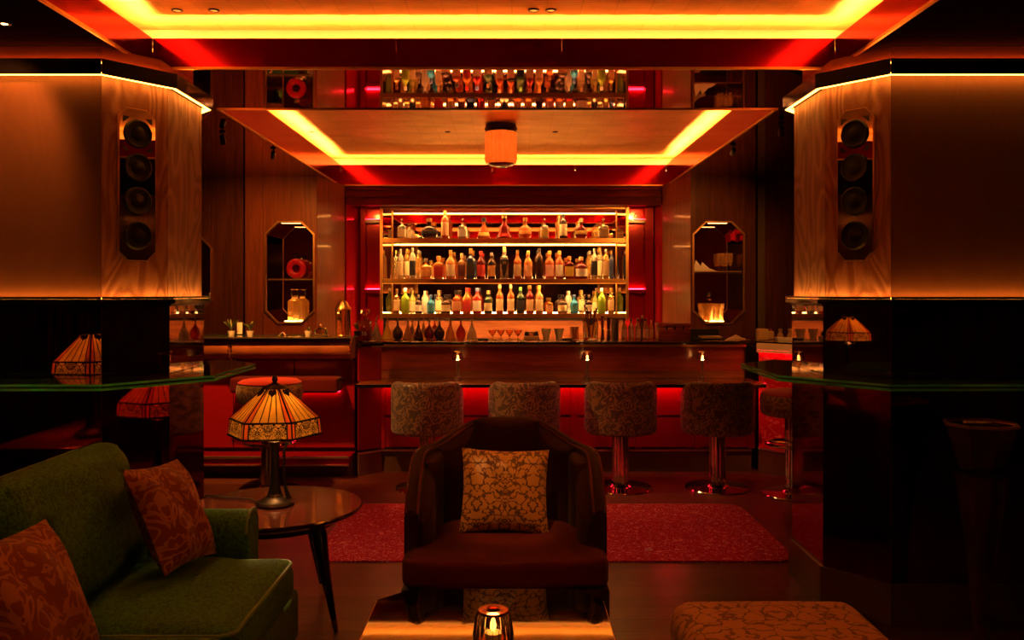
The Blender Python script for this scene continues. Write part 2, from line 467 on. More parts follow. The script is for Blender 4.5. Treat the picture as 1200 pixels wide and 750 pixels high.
ceil = struct('ceiling')
G = 0.004
def ceil_panel(x0, x1, y0, y1, m, z=ZC):
    obj('ceiling_panel', box((x0 + G / 2, y0 + G / 2, z), (x1 - G / 2, y1 - G / 2, z + 0.02)), m, ceil)
# satin lacquer over the lounge sides, bronze mirror nearer the bar
for x0, x1 in ((-XW, -2.28), (-2.28, CX0)):
    for y0, y1 in ((-2.6, 1.2), (1.2, 3.64), (3.64, 4.75)): ceil_panel(x0, x1, y0, y1, 'ceil_lacquer')
for x0, x1 in ((CX1, 2.10), (2.10, XW)):
    for y0, y1 in ((-2.6, 1.2), (1.2, 3.64), (3.64, 4.75)): ceil_panel(x0, x1, y0, y1, 'ceil_lacquer')
ceil_panel(CX0, CX1, -2.6, C1[0], 'ceil_lacquer')
for x0, x1 in ((CX0, -0.09), (-0.09, CX1)): ceil_panel(x0, x1, C1[1], C2[0], 'mirror_bronze')
ceil_panel(-XW, CX0, 4.75, 8.64, 'mirror_bronze'); ceil_panel(CX1, XW, 4.75, 8.64, 'mirror_bronze')
ceil_panel(-XW, XW, 8.64, 9.65, 'ceil_lacquer')
obj('ceiling_slab', box((-XW, -2.6, 2.92), (XW, 9.75, 3.0)), 'dark_core', ceil)

def coffer(c, seams, ekey, gold):
    y0, y1, zf, zg = c; W = 0.13; T = 0.012
    # polished red fascia, in panels
    def run(axis, fixed, a, b, cuts, side):
        e = [a] + [q for q in cuts if a < q < b] + [b]
        for p, q in zip(e, e[1:]):
            p += 0.0003; q -= 0.0003
            lo, hi = (fixed, fixed + T * side) if side > 0 else (fixed - T, fixed)
            if axis == 'x': obj('fascia_panel', box((p, lo, ZC), (q, hi, zf)), 'fascia_red', ceil)
            else: obj('fascia_panel', box((lo, p, ZC), (hi, q, zf)), 'fascia_red', ceil)
    run('x', y1, CX0, CX1, seams, 1); run('x', y0, CX0, CX1, seams, -1)
    run('y', CX0, y0, y1, (y0 + 1.1, y1 - 0.62), -1); run('y', CX1, y0, y1, (y0 + 1.1, y1 - 0.62), 1)
    # brass edge round the opening
    e = 0.012
    for lo, hi in (((CX0 - e, y0 - e, ZC - 0.006), (CX1 + e, y0 + 0.002, ZC + 0.006)), ((CX0 - e, y1 - 0.002, ZC - 0.006), (CX1 + e, y1 + e, ZC + 0.006)),
                   ((CX0 - e, y0, ZC - 0.006), (CX0 + 0.002, y1, ZC + 0.006)), ((CX1 - 0.002, y0, ZC - 0.006), (CX1 + e, y1, ZC + 0.006))):
        obj('brass_edge', box(lo, hi), 'brass', ceil)
    # light ledge behind the fascia and the strip lying on it
    zl = zf - 0.06
    for lo, hi in (((CX0 - W, y0 - W, zl - 0.01), (CX1 + W, y0 - T, zl)), ((CX0 - W, y1 + T, zl - 0.01), (CX1 + W, y1 + W, zl)),
                   ((CX0 - W, y0 - T, zl - 0.01), (CX0 - T, y1 + T, zl)), ((CX1 + T, y0 - T, zl - 0.01), (CX1 + W, y1 + T, zl))):
        obj('light_ledge', box(lo, hi), 'cove_paint', ceil)
    for lo, hi in (((CX0 - W, y0 - W - 0.012, zl), (CX1 + W, y0 - W, zg)), ((CX0 - W, y1 + W, zl), (CX1 + W, y1 + W + 0.012, zg)),
                   ((CX0 - W - 0.012, y0 - W, zl), (CX0 - W, y1 + W, zg)), ((CX1 + W, y0 - W, zl), (CX1 + W + 0.012, y1 + W, zg))):
        obj('cove_wall', box(lo, hi), 'cove_paint', ceil)
    o = 0.07; s = 0.012
    led = emit('led_' + ekey, COVE, K[ekey])
    for lo, hi in (((CX0 - o, y0 - o - s, zl + 0.002), (CX1 + o, y0 - o, zl + 0.016)), ((CX0 - o, y1 + o, zl + 0.002), (CX1 + o, y1 + o + s, zl + 0.016)),
                   ((CX0 - o - s, y0 - o, zl + 0.002), (CX0 - o, y1 + o, zl + 0.016)), ((CX1 + o, y0 - o, zl + 0.002), (CX1 + o + s, y1 + o, zl + 0.016))):
        obj('light_strip', box(lo, hi), led, ceil)
    obj('gold_panel', box((CX0 - W, y0 - W, zg), (CX1 + W, y1 + W, zg + 0.02)), gold, ceil)
coffer(C1, (-1.18, -0.56, 0.24, 1.02), 'cof1', 'gold_leaf')
coffer(C2, (-1.03, -0.2, 0.64), 'cof2', 'gold_leaf')

# ------------------------------------------------------------------ faceted pillars
def offset(poly, d):
    """offset an open polyline to its left side by d, mitred"""
    out = []
    for i, p in enumerate(poly):
        p = Vector(p)
        ns = []
        if i > 0: e = (p - Vector(poly[i - 1])).normalized(); ns.append(Vector((-e.y, e.x)))
        if i < len(poly) - 1: e = (Vector(poly[i + 1]) - p).normalized(); ns.append(Vector((-e.y, e.x)))
        n = sum(ns, Vector((0, 0))) / len(ns)
        n = n / max(n.length_squared, 0.2)
        out.append(p + n * d)
    return out
def facet(poly, i, o0, o1, z0, z1, gap=0.0):
    a = offset(poly, o0); b = offset(poly, o1)
    p0, p1, q1, q0 = a[i], a[i + 1], b[i + 1], b[i]
    if gap:
        e = (p1 - p0).normalized() * gap; p0 = p0 + e; q0 = q0 + e; p1 = p1 - e; q1 = q1 - e
    return prism([tuple(p0), tuple(p1), tuple(q1), tuple(q0)], z0, z1)
# outlines run so that "left" is the outside
PR = [(1.63, 4.62), (1.43, 4.40), (1.43, 3.95), (1.643, 3.70), (4.39, 3.70)]
PL = [(-4.39, 3.70), (-1.78, 3.70), (-1.575, 3.95), (-1.575, 4.40), (-1.78, 4.62)]
PR = PR[::-1]; PL = PL[::-1]
def outward(poly):
    # make sure offset(+) moves out of the pillar
    c = sum((Vector(p) for p in poly), Vector((0, 0))) / len(poly)
    t = offset(poly, 0.05)
    return poly if (t[2] - Vector((3.0 if poly[2][0] > 0 else -3.0, 4.2))).length > (Vector(poly[2]) - Vector((3.0 if poly[2][0] > 0 else -3.0, 4.2))).length else poly[::-1]
def pillar(poly, name, spk_label, spk_i):
    poly = outward(poly)
    root = struct(name)
    core = [tuple(v) for v in offset(poly, -0.06)]
    xe = XW - 0.01 if poly[2][0] > 0 else -XW + 0.01
    core = sorted(core, key=lambda p: 0) 
    obj('core', prism(core + ([(xe, core[-1][1]), (xe, core[0][1])] if False else []), 0.0, ZC), 'frieze', root)
    n = len(poly) - 1
    led_d = emit('led_pillar_down', ORANGE, K['pil_down']); led_u = emit('led_pillar_up', (1.0, 0.22, 0.03), K['pil_up']); led_b = emit('led_pillar_bottom', ORANGE, K['pil_bot'])
    for i in range(n):
        front = (poly[i + 1][0] - poly[i][0]) ** 2 > 1.0
        obj('cloth_panel', facet(poly, i, -0.06, -0.022, 1.425, 2.395, 0.001), 'silk_plain' if front else 'silk', root)
        obj('head_rail', facet(poly, i, -0.06, 0.03, 2.398, 2.455, 0.0008), 'black_gloss', root)
        obj('head_lip', facet(poly, i, 0.022, 0.03, 2.3885, 2.3978, 0.0008), 'black_gloss', root)
        obj('light_strip', facet(poly, i, 0.006, 0.018, 2.3872, 2.3978), led_d, root)
        obj('light_strip', facet(poly, i, -0.0575, -0.048, 2.4552, 2.461), led_u, root)
        obj('dado_lip', facet(poly, i, 0.012, 0.018, 1.4182, 1.4285, 0.0008), 'black_gloss', root)
        obj('light_strip', facet(poly, i, 0.000, 0.010, 1.4182, 1.4245), led_b, root)
        obj('dado_rail', facet(poly, i, -0.06, 0.018, 1.396, 1.418, 0.0008), 'black_gloss', root)
        obj('chrome_line', facet(poly, i, -0.06, -0.004, 1.384, 1.3955), 'bronze', root)
        obj('mirror_panel', facet(poly, i, -0.06, -0.012, 1.074, 1.384, 0.001), 'mirror_smoke', root)
        obj('glass_shelf', facet(poly, i, -0.06, 0.22, 1.050, 1.072), 'glass_ledge', root)
        obj('glass_shelf_edge', facet(poly, i, 0.2204, 0.228, 1.064, 1.072), 'glass_edge', root)
        obj('glass_shelf_edge', facet(poly, i, 0.2204, 0.228, 1.046, 1.055), 'glass_edge', root)
        obj('lower_panel', facet(poly, i, -0.06, -0.012, 0.18, 1.05, 0.001), 'mirror_red', root)
        obj('skirting', facet(poly, i, -0.06, 0.004, 0.0, 0.18, 0.0008), 'skirt_stone', root)
    # loudspeaker on the chamfer
    i = spk_i if poly[0][0] ** 2 < poly[-1][0] ** 2 else n - 1 - spk_i
    o = offset(poly, -0.020); p0, p1 = o[i], o[i + 1]; mid = (p0 + p1) / 2
    e = (p1 - p0).normalized(); nn = Vector((-e.y, e.x))
    ang = math.atan2(nn.x, -nn.y)     # local -Y faces out of the pillar
    t = thing('wall_speaker', spk_label, 'speaker', (mid.x, mid.y, 1.93), 0)
    t.rotation_euler = (0, 0, math.atan2(nn.y, nn.x) + PI / 2)
    hw, hh, ch = 0.0865, 0.342, 0.040
    octo = [(-hw, -hh + ch), (-hw + ch, -hh), (hw - ch, -hh), (hw, -hh + ch), (hw, hh - ch), (hw - ch, hh), (-hw + ch, hh), (-hw, hh - ch)]
    def octp(s, y0, y1):
        bm = bm_new(); a = [bm.verts.new((x * s[0], y0, z * s[1])) for x, z in octo]; b = [bm.verts.new((x * s[0], y1, z * s[1])) for x, z in octo]
        bm.faces.new(a); bm.faces.new(b[::-1])
        for k in range(8): bm.faces.new((a[k], b[k], b[(k + 1) % 8], a[(k + 1) % 8]))
        return bm
    obj('housing', octp((1.0, 1.0), -0.012, 0.0), 'brass', t)
    obj('face_plate', octp((0.95, 0.985), -0.018, -0.0121), 'mirror', t)
    for zc in (0.228, 0.077, -0.074, -0.228):
        d = obj('driver', lathe([(0.0, 0.0), (0.060, 0.0), (0.064, 0.006), (0.060, 0.012), (0.055, 0.012)], 32), 'black_satin', t, (0, -0.0182, zc), (PI / 2, 0, 0))
        obj('dome', lathe([(0.0551, 0.010), (0.050, 0.004), (0.034, 0.003), (0.024, 0.010), (0.012, 0.014), (0.0, 0.015)], 32), 'speaker_cone', d)
    # cut-out corners of the top plate
    for sx in (-1, 1):
        for zz, sg in ((0.300, 1), (0.150, -1)):
            bm = bm_new(); q = [(0.036, 0), (0.066, 0.002), (0.066, -0.026 * sg)]
            a = [bm.verts.new((sx * x, -0.0195, zz + z)) for x, z in q]; b = [bm.verts.new((sx * x, -0.0182, zz + z)) for x, z in q]
            bm.faces.new(a); bm.faces.new(b[::-1])
            for k in range(3): bm.faces.new((a[k], b[k], b[(k + 1) % 3], a[(k + 1) % 3]))
            obj('vent', bm, 'black_satin', t)
    return root
pillar(PR, 'wall_pillar_right', 'octagonal loudspeaker with four black drivers on the pillar beside the floor vase', 2)
pillar(PL, 'wall_pillar_left', 'octagonal loudspeaker with four black drivers on the pillar behind the green sofa', 2)

# ------------------------------------------------------------------ wood walls with octagonal niches
def wall_with_hole(x0, x1, z0, z1, hole, y, th):
    """a board in XZ with an octagonal opening; front at y"""
    bm = bm_new(); hx0, hx1, hz0, hz1, ch = hole
    octo = [(hx0, hz0 + ch), (hx0 + ch, hz0), (hx1 - ch, hz0), (hx1, hz0 + ch), (hx1, hz1 - ch), (hx1 - ch, hz1), (hx0 + ch, hz1), (hx0, hz1 - ch)]
    outer = [(x0, hz0 + ch), (x0, z0), (x1, z0), (x1, hz0 + ch), (x1, hz1 - ch), (x1, z1), (x0, z1), (x0, hz1 - ch)]
    L = []
    for yy in (y, y + th):
        a = [bm.verts.new((x, yy, z)) for x, z in octo]; b = [bm.verts.new((x, yy, z)) for x, z in outer]
        for i in range(8): bm.faces.new((a[i], a[(i + 1) % 8], b[(i + 1) % 8], b[i]))
        L.append((a, b))
    for k in (0, 1):
        for i in range(8): bm.faces.new((L[0][k][i], L[0][k][(i + 1) % 8], L[1][k][(i + 1) % 8], L[1][k][i]))
    return bm, octo
def ring_prism(octo, grow, y0, y1):
    cx = sum(p[0] for p in octo) / 8; cz = sum(p[1] for p in octo) / 8
    hx = max(p[0] for p in octo) - cx; hz = max(p[1] for p in octo) - cz
    bm = bm_new(); V = []
    for g in (0.0, grow):
        for yy in (y0, y1):
            V.append([bm.verts.new((cx + (x - cx) * (hx + g) / hx, yy, cz + (z - cz) * (hz + g) / hz)) for x, z in octo])
    a, b, c, d = V
    for i in range(8):
        j = (i + 1) % 8
        bm.faces.new((a[i], a[j], c[j], c[i])); bm.faces.new((b[i], d[i], d[j], b[j])); bm.faces.new((c[i], c[j], d[j], d[i])); bm.faces.new((a[i], b[i], b[j], a[j]))
    return bm
DN = 8.0
def niche_wall(name, cuts, hole_i, hole, mats, side_pts):
    root = struct(name)
    for k, (a, b) in enumerate(zip(cuts, cuts[1:])):
        if k == hole_i:
            bm, octo = wall_with_hole(a + 0.002, b - 0.002, 0.0, ZC, hole, DN, 0.03)
            obj('panel', bm, mats[k], root)
            obj('brass_frame', ring_prism(octo, 0.014, DN - 0.018, DN - 0.0005), 'brass', root)
            obj('niche_lining', ring_prism(octo, 0.006, DN + 0.0305, DN + 0.30), 'mirror', root)
            xs = [p[0] for p in octo]; zs = [p[1] for p in octo]
            obj('niche_mirror', box((min(xs) - 0.02, DN + 0.30, min(zs) - 0.02), (max(xs) + 0.02, DN + 0.31, max(zs) + 0.02)), 'mirror', root)
        else:
            obj('panel', box((a + 0.002, DN, 0), (b - 0.002, DN + 0.03, ZC)), mats[k], root)
    (xa, ya), (xb, yb) = side_pts
    d = Vector((xb - xa, yb - ya)).normalized(); nrm = Vector((-d.y, d.x)) * 0.03
    if nrm.y < 0: nrm = -nrm
    obj('panel', prism([(xa, ya), (xb, yb), (xb + nrm.x, yb + nrm.y), (xa + nrm.x, ya + nrm.y)], 0, ZC), mats[-1], root)
    return root
NZ0, NZ1 = 1.162, 2.098
niche_wall('wall_back_left', (-2.504, -2.336, -1.832), 1, (-2.305, -1.862, NZ0, NZ1, 0.115), ('wood_wall', 'wood_wall', 'wood_wall'), ((-1.828, DN + 0.002), (-1.69, 8.62)))
niche_wall('wall_back_right', (1.676, 2.19), 0, (1.705, 2.168, NZ0, NZ1, 0.115), ('wood_wall_dark', 'wood_wall'), ((1.674, DN + 0.002), (1.52, 8.62)))
# side bays beyond the niches
r = struct('wall_bay_left')
for a, b in ((-4.4, -3.6), (-3.6, -2.94), (-2.94, -2.506)): obj('panel', box((a + 0.002, 8.12, 0), (b - 0.002, 8.16, ZC)), 'wood_wall_dark', r)
r = struct('wall_bay_right')
obj('panel', box((2.194, 8.06, 0), (2.30, 8.10, ZC)), 'wood_wall_dark', r)
obj('panel', box((2.32, 8.30, 0), (2.46, 8.34, ZC)), 'olive_panel', r)
for a, b in ((2.46, 3.3), (3.3, 4.4)): obj('panel', box((a + 0.002, 8.30, 0), (b - 0.002, 8.34, ZC)), 'wood_wall_dark', r)
# octagonal mirror on the side bay
def octa(cx, cz, hw, hh, ch, y0, y1):
    bm = bm_new(); q = [(-hw, -hh + ch), (-hw + ch, -hh), (hw - ch, -hh), (hw, -hh + ch), (hw, hh - ch), (hw - ch, hh), (-hw + ch, hh), (-hw, hh - ch)]
    a = [bm.verts.new((cx + x, y0, cz + z)) for x, z in q]; b = [bm.verts.new((cx + x, y1, cz + z)) for x, z in q]
    bm.faces.new(a); bm.faces.new(b[::-1])
    for k in range(8): bm.faces.new((a[k], b[k], b[(k + 1) % 8], a[(k + 1) % 8]))
    return bm
t = thing('wall_mirror', 'brass edged octagonal mirror half hidden by the pillar behind the sofa', 'mirror', (-3.07, 8.12, 1.62))
obj('mirror_frame', octa(0, 0, 0.225, 0.36, 0.11, -0.02, 0.0), 'brass', t)
obj('mirror_glass', octa(0, 0, 0.208, 0.343, 0.10, -0.024, -0.0201), 'mirror', t)

# ------------------------------------------------------------------ back of the bar: header and red alcoves
bb = struct('wall_back_bar')
DB = 8.70
for k, (z0, z1, dy) in enumerate(((2.490, 2.53, 0.0), (2.415, 2.488, 0.018), (2.335, 2.413, 0.034))):
    obj('header_board', box((-1.70, DB - 0.05 + dy, z0), (1.53, DB + 0.2, z1)), 'lacquer_dark', bb)
SX0, SX1 = P(447, 0, 8.86).x, P(735, 0, 8.86).x      # display opening
for s, xa, xb in ((-1, -1.685, SX0), (1, SX1, 1.52)):
    obj('alcove_back', box((xa, 8.98, 0.9), (xb, 9.0, 2.335)), 'red_sheet', bb)
    if s < 0:
        obj('alcove_cheek', prism([(xa, 8.63), (xa + 0.015, 8.63), (xa + 0.105, 8.97), (xa + 0.09, 8.97)], 0.9, 2.335), 'red_sheet', bb)
        obj('alcove_return', box((xa + 0.105, 8.90, 0.9), (xa + 0.155, 8.98, 2.335)), 'red_sheet', bb)
    else:
        obj('alcove_cheek', prism([(xb - 0.015, 8.63), (xb, 8.63), (xb - 0.03, 8.97), (xb - 0.045, 8.97)], 0.9, 2.335), 'red_sheet', bb)
        obj('alcove_return', box((xb - 0.13, 8.90, 0.9), (xb - 0.047, 8.98, 2.335)), 'red_sheet', bb)
    led = emit('led_alcove', RED, K['redback'])
    a_, b_ = (xa + 0.16, xb - 0.01) if s < 0 else (xa + 0.01, xb - 0.135)
    for z in (2.17, 1.44):
        obj('alcove_shelf', box((a_, 8.88, z), (b_, 8.979, z + 0.035)), 'lacquer_red', bb)
        obj('light_strip', box((a_, 8.962, z + 0.036), (b_, 8.974, z + 0.046)), led, bb)


obj('alcove_floor', box((-1.685, 8.63, 0.9), (1.52, 9.18, 0.92)), 'wood_counter', bb)
# ================================================================== DISPLAY SHELVES
sh = thing('bottle_display', 'brass framed mirrored wall display of three lit bottle shelves', 'shelf', (0, 8.86, 0))
Y0, Y1 = 0.0, 0.37
BX0, BX1 = P(460, 0, 9.23).x, P(722, 0, 9.23).x
ZB, ZT = 1.186, 2.328
cuts = [BX0, P(505, 0, 9.23).x, P(543, 0, 9.23).x, P(590, 0, 9.23).x, P(637, 0, 9.23).x, P(680, 0, 9.23).x, BX1]
for a, b in zip(cuts, cuts[1:]): obj('back_mirror', box((a + 0.002, Y1, ZB), (b - 0.002, Y1 + 0.01, ZT)), 'mirror', sh)
for xa, xb in ((SX0, BX0), (SX1, BX1)):
    q = [(xa, Y0), (xb, Y1), (xb + (0.012 if xb > 0 else -0.012), Y1), (xa + (0.012 if xb > 0 else -0.012), Y0)]
    obj('side_mirror', prism(q, ZB, ZT), 'mirror', sh)
obj('top_board', box((SX0, Y0, ZT), (SX1, Y1, ZT + 0.012)), 'lacquer_dark', sh)
for x in (SX0, SX1): obj('frame', box((x - 0.014, -0.012, ZB - 0.03), (x + 0.014, 0.006, ZT + 0.012)), 'brass', sh)
obj('frame', box((SX0, -0.012, ZT - 0.016), (SX1, 0.020, ZT + 0.014)), 'brass', sh)
obj('frame', box((BX0 - 0.004, Y1 - 0.012, ZB), (BX0 + 0.006, Y1 - 0.0005, ZT)), 'brass', sh)
obj('frame', box((BX1 - 0.006, Y1 - 0.012, ZB), (BX1 + 0.004, Y1 - 0.0005, ZT)), 'brass', sh)
SHZ = (2.006, 1.584, 1.222)
led = emit('led_shelf', WARM, K['shelf'])
def shelf_x(y): 
    f = y / Y1
    return SX0 + (BX0 - SX0) * f + 0.006, SX1 + (BX1 - SX1) * f - 0.006
for z in SHZ:
    (a0, b0), (a1, b1) = shelf_x(0.03), shelf_x(Y1 - 0.004)
    s = obj('shelf', prism([(a0, 0.03), (b0, 0.03), (b1, Y1 - 0.004), (a1, Y1 - 0.004)], z - 0.026, z), 'wood_counter', sh)
    obj('brass_lip', box((a0, 0.022, z - 0.044), (b0, 0.0298, z + 0.002)), 'brass', s)
for z in (ZT, SHZ[0] - 0.026, SHZ[1] - 0.026, SHZ[2] - 0.026):
    (a0, b0) = shelf_x(0.06)
    obj('light_strip', box((a0 + 0.02, 0.034, z - 0.0035), (b0 - 0.02, 0.064, z - 0.0005)), led, sh)
for z in SHZ:
    (a0, b0) = shelf_x(0.35)
    obj('light_strip', box((a0 + 0.02, 0.345, z + 0.0005), (b0 - 0.02, 0.353, z + 0.006)), led, sh)
# panelled wall and back counter below the shelves
bc = thing('back_counter', 'low amber lit wooden back counter under the bottle display', 'counter', (0, 8.22, 0))
obj('cabinet', box((-1.66, 0.0, 0.0), (1.50, 0.39, 0.90)), 'wood_bar', bc)
obj('worktop', box((-1.68, -0.02, 0.9205), (1.51, 0.395, 0.95)), 'wood_counter', bc)
obj('splashback', box((SX0, 9.16, 0.92), (SX1, 9.18, ZB - 0.045)), 'wood_counter', bb)

# ================================================================== THE BAR
BXL, BXR = -1.05, 1.93
bar = thing('bar_counter', 'long dark wood bar with red lacquer front, low guest ledge and stone plinth', 'bar')
YB = 6.87
# lower front: lacquer panels with stiles
xs = [BXL, -0.55, -0.02, 0.50, 1.02, 1.50, BXR]
obj('carcass', box((BXL, YB + 0.03, 0.18), (BXR, 7.55, 0.711)), 'dark_core', bar)
obj('carcass', box((BXL, 7.06, 0.743), (BXR - 0.025, 7.55, 1.00)), 'dark_core', bar)
for a, b in zip(xs, xs[1:]):
    obj('front_panel', box((a + 0.03, YB + 0.012, 0.20), (b - 0.03, YB + 0.0295, 0.44)), 'lacquer_red', bar)
    obj('front_panel', box((a + 0.03, YB + 0.012, 0.455), (b - 0.03, YB + 0.0295, 0.70)), 'lacquer_red', bar)
for x in xs: obj('stile', box((x - 0.028, YB, 0.19), (x + 0.028, YB + 0.0295, 0.705)), 'lacquer_red', bar)
obj('plinth', box((BXL, YB + 0.01, 0.0), (BXR, 7.5, 0.168)), 'skirt_stone', bar)
obj('plinth_trim', box((BXL, YB - 0.012, 0.168), (BXR, YB + 0.03, 0.182)), 'steel', bar)
# guest ledge
obj('guest_ledge', box((BXL - 0.15, 6.56, 0.712), (BXR + 0.02, 7.02, 0.742), 0.006), 'wood_counter', bar)
obj('ledge_edge', box((BXL - 0.15, 6.549, 0.714), (BXR + 0.02, 6.5595, 0.738)), 'black_gloss', bar)
led = emit('led_bar', RED, K['red'])
obj('light_strip', box((BXL, 6.80, 0.702), (BXR, 6.815, 0.7115)), led, bar)
# upper front
obj('upper_panel', box((BXL - 0.05, 7.03, 0.80), (BXR - 0.02, 7.05, 1.000)), 'wood_bar', bar)
obj('upper_rail', box((BXL - 0.05, 7.022, 0.786), (BXR - 0.02, 7.05, 0.799)), 'wood_counter', bar)
obj('upper_base', box((BXL - 0.05, 7.026, 0.7425), (BXR - 0.02, 7.05, 0.785)), 'wood_counter', bar)
obj('worktop', box((BXL - 0.10, 7.00, 1.018), (BXR - 0.01, 7.62, 1.040), 0.004), 'black_gloss', bar)
obj('worktop_edge', box((BXL - 0.10, 6.992, 1.000), (BXR - 0.01, 7.03, 1.0175)), 'brass', bar)
obj('end_panel', box((BXR - 0.02, 7.0, 0.743), (BXR - 0.008, 7.60, 1.0)), 'black_gloss', bar)
# splayed end towards the banquette
e0, e1 = (-1.205, 6.72), (-1.05, 6.87)
def splay(o0, o1, z0, z1, m, name, p=e0, q=e1):
    d = Vector((q[0] - p[0], q[1] - p[1])).normalized(); n = Vector((d.y, -d.x))
    pp = [(p[0] + n.x * o0, p[1] + n.y * o0), (q[0] + n.x * o0, q[1] + n.y * o0), (q[0] + n.x * o1, q[1] + n.y * o1), (p[0] + n.x * o1, p[1] + n.y * o1)]
    return obj(name, prism(pp, z0, z1), m, bar)
splay(-0.02, 0.0, 0.20, 0.70, 'lacquer_dark', 'end_facet'); splay(-0.02, 0.004, 0.0, 0.168, 'skirt_stone', 'end_plinth'); splay(-0.02, 0.014, 0.168, 0.182, 'steel', 'plinth_trim')
splay(-0.02, 0.0, 0.743, 1.0, 'lacquer_red', 'end_facet'); splay(-0.045, 0.03, 1.018, 1.04, 'black_gloss', 'end_worktop')
obj('end_cabinet', box((-1.36, 7.12, 0.0), (BXL - 0.002, 7.55, 1.0)), 'lacquer_dark', bar)
obj('end_worktop', box((-1.37, 7.10, 1.018), (BXL - 0.102, 7.62, 1.040), 0.003), 'black_gloss', bar)
# block with red marble beyond the open end
rb = thing('marble_station', 'red marble service station with pale stone edge at the end of the bar', 'counter', (0, 0, 0))
f0, f1 = (1.985, 6.87), (2.32, 6.50)
def stn(o0, o1, z0, z1, m, name):
    d = Vector((f1[0] - f0[0], f1[1] - f0[1])).normalized(); n = Vector((d.y, -d.x))
    pp = [(f0[0] + n.x * o0, f0[1] + n.y * o0), (f1[0] + n.x * o0, f1[1] + n.y * o0), (f1[0] + n.x * o1, f1[1] + n.y * o1), (f0[0] + n.x * o1, f0[1] + n.y * o1)]
    return obj(name, prism(pp, z0, z1), m, rb)
obj('body', prism([(2.01, 6.90), (2.35, 6.54), (3.4, 6.54), (3.4, 7.55), (2.01, 7.55)], 0.0, 1.0), 'dark_core', rb)
stn(-0.03, 0.0, 0.20, 0.985, 'red_marble', 'marble_front'); stn(-0.03, 0.004, 0.0, 0.185, 'skirt_stone', 'plinth'); stn(-0.03, 0.012, 0.1855, 0.199, 'steel', 'plinth_trim')
obj('marble_front', box((2.325, 6.50, 0.2), (3.4, 6.53, 0.985)), 'red_marble', rb)
stn(-0.05, 0.030, 0.986, 1.040, 'white_stone', 'stone_edge')
obj('worktop', prism([(1.975, 6.87), (2.33, 6.48), (3.4, 6.48), (3.4, 7.6), (1.975, 7.6)], 1.0405, 1.052), 'black_gloss', rb)
stn(0.012, 0.024, 0.978, 0.9855, emit('led_station', RED, 36.0), 'light_strip')  # added red strip, brightens the marble front and the stool
stn(0.0255, 0.030, 0.966, 0.9855, 'white_stone', 'edge_lip')  # lip added to keep that strip out of sight

# ------------------------------------------------------------------ banquette divider with its leather roll
bq = thing('banquette_divider', 'tan leather topped divider with red lacquer sides and steel foot rail', 'divider', (0, 0, 0))
obj('body', box((-3.6, 6.90, 0.0), (-1.262, 7.05, 1.084)), 'lacquer_dark', bq)
obj('glass_top', box((-3.6, 6.66, 1.086), (-1.26, 7.09, 1.097)), 'glass_ledge', bq)
obj('glass_rim', box((-3.6, 6.652, 1.086), (-1.26, 6.6595, 1.097)), 'steel', bq)
def roll(x0, x1):
    prof = []
    for k in range(15):
        a = PI * (-0.5 + k / 14.0)
        prof.append((6.79 - 0.105 * math.cos(a), 0.998 + 0.086 * math.sin(a)))
    prof += [(6.90, 1.084), (6.90, 0.912)]
    rings = []
    for x, s in ((x0, 0.93), (x0 + 0.012, 1.0), (x1 - 0.012, 1.0), (x1, 0.93)):
        rings.append([(x, 6.84 + (y - 6.84) * s, 0.998 + (z - 0.998) * s) for y, z in prof])
    return loft(rings)
for x0, x1 in ((-3.55, -2.215), (-2.205, -1.265)):
    rr = obj('leather_roll', roll(x0, x1), 'leather', bq)
    for xe in (x0 + 0.008, x1 - 0.008):
        for k in range(9):
            a = PI * (-0.45 + 0.9 * k / 8)
            obj('nail_head', lathe([(0.0, 0.0), (0.008, 0.0), (0.006, 0.004), (0.0, 0.006)], 8), 'brass', rr, (xe, 6.79 - 0.107 * math.cos(a), 0.998 + 0.088 * math.sin(a)), (PI / 2 + a * 0, 0, 0))
xs = [-3.6, -2.9, -2.24, -1.75, -1.262]
for a, b in zip(xs, xs[1:]): obj('side_panel', box((a + 0.004, 6.86, 0.20), (b - 0.004, 6.8995, 0.90)), 'lacquer_red', bq)
obj('seat', cushion(0.42, 0.11, 0.06, 0.02, 10), 'velvet_red', bq, (-1.78, 6.75, 0.72))
obj('plinth', box((-3.6, 6.74, 0.0), (-1.262, 6.8995, 0.10)), 'skirt_stone', bq)
obj('foot_ledge', box((-3.6, 6.60, 0.115), (-1.262, 6.8995, 0.165)), 'lacquer_red', bq)
obj('foot_rail', box((-3.6, 6.585, 0.160), (-1.262, 6.61, 0.180), 0.004), 'steel', bq)
obj('foot_rail', box((-3.6, 6.585, 0.104), (-1.262, 6.61, 0.1145), 0.003), 'steel', bq)
obj('light_strip', box((-2.18, 6.835, 0.647), (-1.38, 6.85, 0.657)), emit('led_banquette', RED, K['red'] * 0.35), bq)  # added strip under the seat, reddens the lower panel

# ================================================================== STOOLS
def pedestal(t, ztop, ring=None):
    obj('base', lathe([(0.0, 0.0), (0.232, 0.0), (0.236, 0.006), (0.232, 0.014), (0.09, 0.022), (0.075, 0.035), (0.0, 0.036)], 48), 'chrome', t)
    fl = lambda a: 1.0 + 0.09 * abs(math.cos(5 * a)) 
    obj('pedestal', lathe([(0.0, 0.036), (0.058, 0.036), (0.058, ztop), (0.0, ztop)], 80, rad=fl), 'chrome', t)
    if ring:
        bm = bm_new(); pts = [(0.19 * math.cos(a), 0.19 * math.sin(a), ring) for a in [2 * PI * k / 36 for k in range(37)]]
        add_tube(bm, pts, 0.012, 8, False)
        for k in range(3): a = 2 * PI * k / 3 + 0.4; add_tube(bm, [(0.055 * math.cos(a), 0.055 * math.sin(a), ring), (0.185 * math.cos(a), 0.185 * math.sin(a), ring)], 0.008, 6)
        obj('foot_ring', bm, 'chrome', t)
